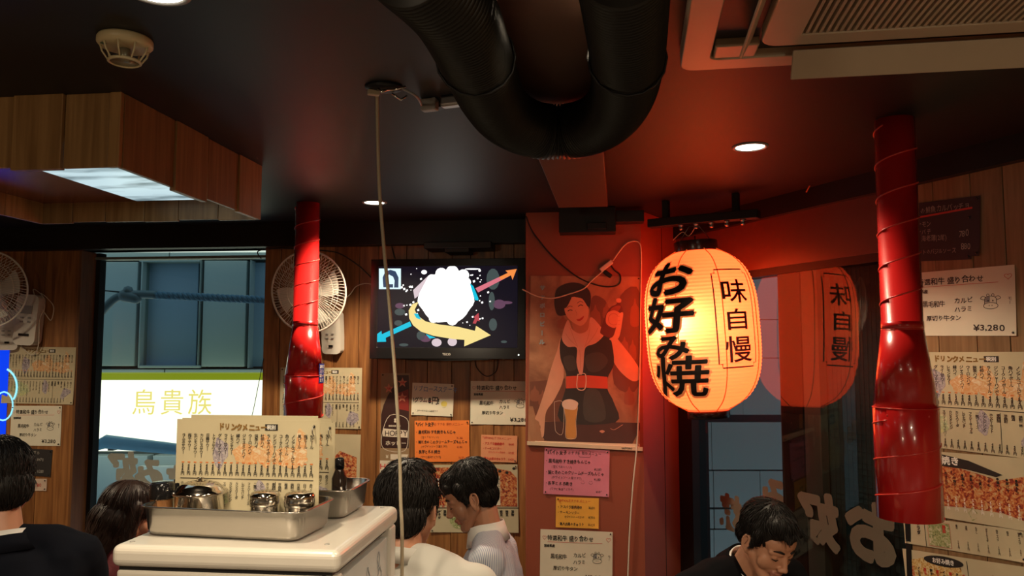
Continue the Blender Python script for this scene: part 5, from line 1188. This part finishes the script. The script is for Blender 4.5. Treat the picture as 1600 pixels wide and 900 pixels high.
for px, lab in ((414, 'small steel shaker nearer the middle of the front tray'), (468, 'small steel shaker nearest the right end of the front tray')):
    t, h = pot(px, 782, .028, .052, lab, 1, 'steel_shaker')
    q = MB(); q.lathe([(.0295, h - .004), (.0300, h + .006), (.0290, h + .012), (.0300, h + .015), (.0265, h + .021), (.014, h + .025), (.001, h + .026)], 32); q.build('lid', STEELP, t)
    q = MB(); q.lathe([(.0285, h * .50), (.0297, h * .54), (.0285, h * .58)], 32); q.build('band', STEELP, t)
AMB = mat('amber_sauce', (.35, .16, .06), .3)
t, h = pot(253, 778, .0215, .056, 'squat bottle with glossy black cap at the left end of the front tray', 1, 'seasoning_bottle', AMB)
q = MB(); q.lathe([(.022, h), (.023, h + .003), (.023, h + .028), (.020, h + .033), (.001, h + .034)], 32); q.build('cap', BLACKGLOSS, t)
t, h = pot(284, 778, .018, .058, 'second black capped bottle behind the wide polished pot', 1, 'seasoning_bottle', AMB, yf=.122)
q = MB(); q.lathe([(.0185, h), (.0195, h + .003), (.0195, h + .022), (.016, h + .028), (.001, h + .029)], 28); q.build('cap', BLACKGLOSS, t)
l = FC.inverted() @ P(530, 760, yb + .10); t = thing('sauce_bottle', 'slim black bottle in the second tray right of the menus', 'bottle', FC @ Tr(l.x, l.y, TOPZ + .0025))
q = MB(); q.lathe([(.001, 0), (.015, 0), (.0165, .004), (.0165, .075), (.010, .092), (.009, .098)], 28); q.build('body', mat('black_glass', (.015, .010, .008), .08), t)
q = MB(); q.lathe([(.0105, .096), (.0105, .116), (.008, .119), (.001, .120)], 24); q.build('cap', BLACKGLOSS, t)

# ================================================================== PEOPLE
SKIN = mat('warm_skin', (.46, .22, .13), .45, var=.06, scale=30)
SKIN2 = mat('tan_skin', (.40, .19, .11), .42, var=.06, scale=30)
LIPM = mat('lip_skin', (.36, .14, .095), .45)
HAIRB = mat('black_hair', (.010, .008, .007), .52, var=.3, scale=60, stretch=(1, 1, .1), spec=.25)
HAIRD = mat('dark_brown_hair', (.028, .013, .009), .48, var=.35, scale=60, stretch=(1, 1, .1), spec=.4)
def remesh(mb, name, voxel, mats, it=4, classify=None, pre=None):
    me0 = mb.mesh('tmp', []); o = bpy.data.objects.new('tmp', me0); COL.objects.link(o)
    r = o.modifiers.new('r', 'REMESH'); r.mode = 'VOXEL'; r.voxel_size = voxel; r.use_smooth_shade = True
    if it: s_ = o.modifiers.new('s', 'SMOOTH'); s_.factor = .5; s_.iterations = it
    dg = bpy.context.evaluated_depsgraph_get(); me = bpy.data.meshes.new_from_object(o.evaluated_get(dg), depsgraph=dg)
    me.name = name; bpy.data.objects.remove(o); bpy.data.meshes.remove(me0)
    if pre:
        for v in me.vertices: v.co = pre(v.co)
    me.materials.clear()
    for m in mats: me.materials.append(m)
    me.polygons.foreach_set('use_smooth', [True] * len(me.polygons))
    if classify: me.polygons.foreach_set('material_index', [classify(p.center) for p in me.polygons])
    else: me.polygons.foreach_set('material_index', [0] * len(me.polygons))
    me.update(); return me
def head_blobs(q, T):
    b_ = lambda c, r: q.ball(c, r, 20, T=T)
    c_ = lambda a, ra, b2, rb: q.cap(a, ra, b2, rb, 12, T=T)
    b_((0, -.012, .035), (.074, .094, .080)); b_((0, .028, -.015), (.061, .062, .085)); b_((0, .045, .035), (.060, .046, .045))
    for s in (-1, 1):
        c_((s * .050, .005, -.035), .022, (s * .022, .058, -.092), .018); b_((s * .032, .050, -.030), (.033, .026, .034))
        c_((s * .014, .083, .016), .0095, (s * .044, .068, .014), .010); b_((s * .012, .098, -.036), (.0085, .009, .007))
        b_((s * .031, .073, -.001), (.0145, .012, .0095))
        b_((s * .076, -.006, -.010), (.0055, .014, .024)); q.tube([T @ Vector((s * (.079 + .005 * max(0, -math.cos(a))), -.008 + .0150 * math.cos(a) - .004 * math.sin(a), -.006 + .0255 * math.sin(a))) for a in [i * .4488 for i in range(14)]], .0042, 8, closed=True); b_((s * .078, .000, -.034), (.0055, .007, .009))
    b_((0, .066, -.095), (.024, .020, .018)); c_((0, .084, .012), .0085, (0, .101, -.024), .0095); b_((0, .106, -.032), (.0105, .010, .0095))
    c_((-.018, .083, -.058), .0065, (.018, .083, -.058), .0065); c_((-.015, .081, -.069), .0072, (.015, .081, -.069), .0072); b_((0, .089, -.060), (.010, .007, .006))
def strands(q, me, crown, rng, n, L, r, lift, mess, keep=lambda p, nn: True):
    ps = [p for p in me.polygons if keep(p.center, p.normal)]
    if not ps: return
    for _ in range(n):
        p = rng.choice(ps); c = p.center.copy(); nn = p.normal.copy()
        d = (c - crown); d = d - nn * d.dot(nn)
        if d.length < 1e-4: d = Vector((rng.uniform(-1, 1), rng.uniform(-1, 1), 0))
        d.normalize(); d = (d + Vector((rng.uniform(-1, 1), rng.uniform(-1, 1), rng.uniform(-1, .6))) * mess); d = (d - nn * d.dot(nn)).normalized()
        l = L * rng.uniform(.6, 1.3); pts = []; 
        for k in range(5): t = k / 4; pts.append(c + d * l * t + nn * (.001 + lift * math.sin(t * 2.2) - l * l * t * t / .20))
        q.tube(pts, [r, r * 1.1, r, r * .7, r * .15], 3, caps=False)
def person(label, head_px, Yh, yaw, lean, hp, hy, hr, clothes, hair='short', voxel=.0055, skin=SKIN, hairm=HAIRB, arms='lap', seed=1, wide=1.0, hair_top=0, headscale=1.0, neckfwd=.03, neck=.145, reach=.43, slen=1.0):
    """seated person; yaw: 0 faces away from the camera, +90 deg faces the picture's left. head_px is the head centre."""
    tgt = P(head_px[0], head_px[1], Yh)
    rng = random.Random(seed)
    hip = Vector((0, 0, .52)); LT_ = Tr(hip) @ Rx(-lean) @ Tr(-hip)
    nb = LT_ @ Vector((0, 0, 1.02)); hc = LT_ @ Vector((0, neckfwd, 1.02 + neck)); 
    sc = tgt.z / hc.z; sc = sc
    Rw = Rz(yaw); off = Rw @ Vector((hc.x, hc.y, 0)) * sc
    M = Tr(tgt.x - off.x, tgt.y - off.y, 0) @ Rw @ Matrix.Scale(sc, 4)
    ps = thing('person', label, 'person', M)
    TH = Tr(hc) @ Rz(hy) @ Rx(-hp) @ Ry(hr) @ Matrix.Scale(headscale, 4); THi = TH.inverted()
    q = MB(); head_blobs(q, TH)
    jn = TH @ Vector((0, -.022, -.065)); q.cap(jn, .050, nb + Vector((0, -.01, -.02)), .056, 14)
    Tt = lambda p: LT_ @ Vector(p)
    def torso(q, e, neck=True):
        q.ball((0, .0, .50), (.165 * wide + e, .125 + e, .13 + e), 20); q.ball(Tt((0, .0, .64)), (.145 * wide + e, .108 + e, .15 + e), 20)
        q.ball(Tt((0, .005, .84)), (.165 * wide + e, .112 + e, .17 + e), 20)
        for s in (-1, 1):
            q.cap(Tt((s * .05, -.01, 1.00)), .048 + e, Tt((s * .165 * wide, -.005, .955)), .058 + e, 14)
            q.cap(Tt((s * .10, -.02, .93)), .07 + e, Tt((s * .07, -.03, .75)), .075 + e, 12)
    def armpts(s):
        sh = Tt((s * .178 * wide, 0, .945)); el = sh + Vector((s * .045, .10, -.25)); wr = Vector((s * .11, reach - .07, .615)) if arms == 'lap' else Vector((s * .12, el.y + .21, .80))
        return sh, el, wr
    def arms_(q, e, cuff=1.0):
        for s in (-1, 1):
            sh, el, wr = armpts(s); q.cap(sh, .053 + e, el, .040 + e, 12); q.cap(el, .040 + e, el.lerp(wr, cuff), .030 + e * .7 if cuff == 1.0 else .029 + e, 12)
    def legs(q, e):
        for s in (-1, 1):
            q.cap((s * .095, .02, .515), .080 + e, (s * .115, reach, .515), .056 + e, 14); q.cap((s * .115, reach, .505), .055 + e, (s * .115, reach - .02, .115), .038 + e, 12)
    torso(q, -.006); arms_(q, -.004); legs(q, -.006)
    for s in (-1, 1):
        sh, el, wr = armpts(s); f = (wr - el).normalized(); up = Vector((0, 0, 1)); f.z *= .35; f.normalize(); sd = f.cross(up).normalized(); up2 = sd.cross(f)
        pc_ = wr + f * .045; q.cap(wr, .027, wr + f * .03, .026); q.ball(pc_, (.030, .036, .015), 12, Rm=frame((0, 0, 0), sd, f, up2).to_3x3())
        for k, (l_, o_) in enumerate(((.066, -.024), (.076, -.008), (.071, .008), (.056, .023))):
            a_ = wr + f * .075 + sd * o_; m_ = a_ + f * l_ * .5 - up2 * .004; q.cap(a_, .0088, m_, .0082, 8); q.cap(m_, .0082, m_ + f * l_ * .42 - up2 * .018, .0068, 8)
        a_ = wr + f * .025 - sd * s * .022; m_ = a_ + f * .03 - sd * s * .024; q.cap(a_, .0115, m_, .010, 8); q.cap(m_, .010, m_ + f * .028 - sd * s * .004, .008, 8)
        q.cap((s * .115, reach - .03, .075), .036, (s * .12, reach + .04, .035), .034, 12); q.cap((s * .12, reach + .04, .035), .034, (s * .125, reach + .13, .028), .026, 12)
    def cls(c):
        h = THi @ c
        if h.y > .070 and abs(h.x) < .024 and -.076 < h.z < -.052: return 1
        return 0
    link('body', remesh(q, 'body', voxel, [skin, LIPM], 3 if voxel > .005 else 6, cls), ps)
    # clothing
    top, bot, shoe = clothes['top'], clothes['trousers'], BLACKGLOSS
    q = MB(); torso(q, .012); arms_(q, .012, .97)
    if clothes.get('thick'): torso(q, .020); arms_(q, .017, .95)
    def folds(c):
        return c + Vector((noise.noise(c * 14 + Vector((seed, 0, 0))), noise.noise(c * 14 + Vector((0, seed, 5))), noise.noise(c * 14))) * .010
    link(clothes['name'], remesh(q, clothes['name'], .008, [top], 5, pre=folds), ps)
    q = MB(); legs(q, .012); q.ball((0, .0, .50), (.175 * wide, .135, .10), 18); link('trousers', remesh(q, 'trousers', .011, [bot], 4), ps)
    for s in (-1, 1):
        q = MB(); q.cap((s * .115, reach - .035, .060), .044, (s * .12, reach + .04, .042), .042, 12); q.cap((s * .12, reach + .04, .040), .042, (s * .125, reach + .145, .034), .034, 12)
        v = [(x, y, max(z, .001)) for x, y, z in q.v]; q.v = v; q.build('shoe', shoe, ps)
    # collars
    ax_ = (jn - nb).normalized()
    def collar(name, m, r0, r1, h0, h1, open_=.35, th=.004, shift=(0, 0, 0), flare=0):
        q = MB(); n = 36; vs = []; bx_ = Vector((1, 0, 0)); fy = (Vector((0, 1, 0)) - ax_ * ax_.y).normalized(); bx_ = fy.cross(ax_).normalized()
        base = nb + Vector(shift)
        for i in range(n + 1):
            a = math.pi / 2 + open_ + (2 * math.pi - 2 * open_) * i / n; dv = bx_ * math.cos(a) + fy * math.sin(a)
            fr_ = max(0, math.sin(a)); droop = -.018 * fr_ ** 2
            for (r, h) in ((r0, h0 + droop), (r0 + flare * .0, h1 + droop), (r0 + th, h1 + .0015 + droop), (r1 + th, h0 - .004 + droop * (1 + flare * 60 * fr_))): vs.append(base + dv * r + ax_ * h)
        fs = []
        for i in range(n):
            for j in range(4): fs.append((i * 4 + j, (i + 1) * 4 + j, (i + 1) * 4 + (j + 1) % 4, i * 4 + (j + 1) % 4))
        fs += [(0, 1, 2, 3), tuple(n * 4 + k for k in (3, 2, 1, 0))]
        q.add(vs, fs, 0, True); q.build(name, m, ps)
    for cargs in clothes.get('collars', ()): collar(*cargs[0], **cargs[1])
    # hair
    q = MB(); T = TH
    if hair == 'short':
        q.ball((0, -.020, .047), (.082, .099, .083), 22, T=T); q.ball((0, -.060, -.005), (.070, .052, .060), 18, T=T)
        q.ball((0, .036, .086), (.060, .046, .036), 16, T=T)
        for s in (-1, 1): q.cap((s * .066, .020, .050), .018, (s * .070, .010, .008), .010, 10, T=T); q.cap((s * .045, .062, .075), .020, (s * .058, .045, .055), .016, 10, T=T)
        if hair_top: q.ball((0, .010, .108), (.062, .070, .032), 16, T=T)
    elif hair == 'fringe':
        q.ball((0, -.018, .050), (.086, .102, .085), 22, T=T); q.ball((0, -.050, -.004), (.070, .050, .060), 18, T=T)
        q.ball((0, .042, .083), (.062, .044, .036), 16, T=T)
        for s in (-1, 1): q.cap((s * .070, .025, .055), .022, (s * .073, .018, .000), .010, 10, T=T)
        for k in range(7): x = -.054 + k * .018; q.cap((x, .085 - abs(x) * .3, .072), .014, (x * 1.05 + .006, .100 - abs(x) * .5, .052 - .005 * (k % 3)), .005, 8, T=T)
    elif hair == 'curl':
        q.ball((0, -.020, .052), (.084, .100, .082), 22, T=T); q.ball((0, -.060, .0), (.072, .052, .058), 18, T=T); q.ball((.012, .040, .092), (.058, .044, .032), 16, T=T)
        for s in (-1, 1): q.cap((s * .070, .018, .050), .016, (s * .073, .012, .004), .009, 10, T=T); 
        for (x, y, z, r) in ((-.030, .078, .088, .016), (-.010, .086, .080, .014), (.006, .090, .064, .010), (.028, .082, .082, .014), (.046, .066, .072, .014)): q.ball((x, y, z), r, 12, T=T)
    elif hair == 'long':
        q.ball((0, -.018, .050), (.090, .104, .087), 22, T=T); q.ball((0, -.055, -.02), (.088, .066, .10), 18, T=T)
        q.cap((0, -.060, -.02), .082, (0, -.075, -.20), .060, 16, T=T)
        for s in (-1, 1): q.cap((s * .070, -.010, .04), .034, (s * .074, -.010, -.16), .026, 12, T=T)
        q.ball((0, .040, .082), (.068, .046, .036), 16, T=T)
    hm = remesh(q, 'hair', .0055, [hairm], 2)
    ho = link('hair', hm, ps)
    q = MB(); crown = TH @ Vector((0, -.03, .13)); up_ = (TH.to_3x3() @ Vector((0, 0, 1))).normalized()
    if hair == 'long': strands(q, hm, crown, rng, 1500, .085, .0016, .0025, .06)
    else:
        inv3 = TH.inverted()
        def kp(c, nn):
            h = inv3 @ c; return not (h.y > .045 and h.z < .085) and not (h.z < -.035 and h.y > -.01)
        strands(q, hm, crown, rng, 1900, .026 * slen, .0013, .0045 if seed in (3,) else .0028, .38 if seed in (3,) else .22, kp)
    o = q.build('hair_strands', hairm, ho); o['kind'] = 'stuff'
    # brows, lashes, eyes
    for s in (-1, 1):
        q = MB(); q.tube([TH @ Vector(p) for p in ((s * .014, .0915, .0225), (s * .028, .0885, .0275), (s * .046, .0755, .0225))], [.0030, .0034, .0012], 6); q.build('eyebrow', hairm, ps)
        q = MB(); q.tube([TH @ Vector(p) for p in ((s * .019, .0835, -.0055), (s * .031, .0860, -.0080), (s * .0445, .0790, -.0050))], [.0010, .0017, .0010], 6); q.build('eyelash', hairm, ps)
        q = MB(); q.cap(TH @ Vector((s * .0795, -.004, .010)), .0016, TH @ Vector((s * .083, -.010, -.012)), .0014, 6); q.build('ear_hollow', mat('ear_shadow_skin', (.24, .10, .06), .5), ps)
    return ps, M, TH
def stool(M, label):
    p = M.translation; t = thing('stool', label, 'stool', Tr(p.x, p.y, 0) @ Rz(M.to_euler().z), 'round stools the guests sit on')
    q = MB(); q.lathe([(.001, .345), (.16, .345), (.165, .355), (.165, .375), (.15, .385), (.001, .387)], 32); q.build('seat', mat('dark_stool_cushion', (.05, .02, .015), .5), t)
    for k in range(4):
        a = math.pi / 4 + k * math.pi / 2; q = MB(); q.tube([(.11 * math.cos(a), .11 * math.sin(a), .345), (.15 * math.cos(a), .15 * math.sin(a), 0)], .012, 8); q.build('leg', METAL, t)
NAVY = mat('black_navy_suit', (.005, .006, .010), .95, var=.2, spec=.08); BLKS = mat('black_suit_cloth', (.004, .004, .005), .95, var=.2, spec=.08)
MAROON = mat('maroon_knit', (.13, .012, .02), .8, var=.25, scale=60, bump=.2); WSH = mat('white_shirt_cloth', (.50, .49, .45), .75, var=.05)
STR = mat('striped_shirt_cloth', (.50, .53, .60), .75)
t_ = STR.node_tree; b_ = t_.nodes['Principled BSDF']; wv = t_.nodes.new('ShaderNodeTexGradient'); wv.gradient_type = 'RADIAL'
tc = t_.nodes.new('ShaderNodeTexCoord'); r_ = t_.nodes.new('ShaderNodeValToRGB'); mu_ = t_.nodes.new('ShaderNodeMath'); mu_.operation = 'MULTIPLY'; mu_.inputs[1].default_value = 190; pg = t_.nodes.new('ShaderNodeMath'); pg.operation = 'PINGPONG'; pg.inputs[1].default_value = .5
r_.color_ramp.elements[0].position = .12; r_.color_ramp.elements[0].color = (.17, .20, .31, 1); r_.color_ramp.elements[1].position = .30; r_.color_ramp.elements[1].color = (.52, .54, .57, 1)
t_.links.new(tc.outputs['Object'], wv.inputs['Vector']); t_.links.new(wv.outputs['Fac'], mu_.inputs[0]); t_.links.new(mu_.outputs[0], pg.inputs[0]); t_.links.new(pg.outputs[0], r_.inputs[0]); t_.links.new(r_.outputs[0], b_.inputs['Base Color'])
TRO = mat('dark_trousers', (.02, .02, .024), .8)
COLW = mat('crisp_white_collar', (.66, .64, .60), .6, var=.03)
ppl = []
ppl.append(person('man in a dark navy suit seen from behind at the left edge', (-8, 764), 2.20, R(48), R(14), R(18), 0, 0, dict(top=NAVY, trousers=TRO, name='suit_jacket', thick=1, collars=[(('shirt_collar', COLW, .064, .070, -.005, .030), {}), (('jacket_collar', NAVY, .072, .088, -.02, .018), {})]), hair='short', seed=2, wide=1.0, reach=.34))
ppl.append(person('woman with long brown hair in a maroon top left of the white cooler', (203, 806), 2.95, R(-38), R(8), R(16), R(-12), 0, dict(top=MAROON, trousers=TRO, name='knit_top'), hair='long', hairm=HAIRD, seed=5, wide=.98, headscale=1.08, reach=.34))
ppl.append(person('man with messy black hair and white shirt seen from behind right of the cooler', (636, 798), 2.18, R(-14), R(8), R(10), R(4), 0, dict(top=WSH, trousers=TRO, name='white_shirt', collars=[(('shirt_collar', WSH, .070, .074, -.012, .022), {})]), hair='short', seed=3, wide=1.16, hair_top=1, neck=.112, reach=.34, slen=1.2, headscale=.95))
ppl.append(person('man in a striped shirt with white collar looking down in profile', (737, 775), 2.86, R(86), R(6), R(24), R(6), 0, dict(top=STR, trousers=TRO, name='striped_shirt', collars=[(('shirt_collar', COLW, .064, .080, -.018, .048), dict(open_=.2, th=.006))]), hair='fringe', seed=7, wide=.93, voxel=.0034, skin=SKIN2, arms='table', neckfwd=.045, headscale=1.04, reach=.36, neck=.150))
ppl.append(person('black haired man in a black suit looking down beside the right window', (1199, 846), 2.32, R(-153), R(22), R(26), R(-4), R(-4), dict(top=BLKS, trousers=TRO, name='suit_jacket', thick=1, collars=[(('shirt_collar', COLW, .062, .070, -.006, .034), dict(open_=.3)), (('jacket_collar', BLKS, .070, .092, -.022, .034), dict(open_=.6))]), hair='curl', seed=9, wide=1.10, voxel=.0032, arms='table', neckfwd=.045, neck=.132, headscale=.90))
for (pp2, M, TH), lab in zip(ppl, ('stool under the man in the navy suit', 'stool under the woman in the maroon top', 'stool under the man in the plain white shirt', 'stool under the man in the striped shirt', 'stool under the man in the black suit by the window')): stool(M, lab)
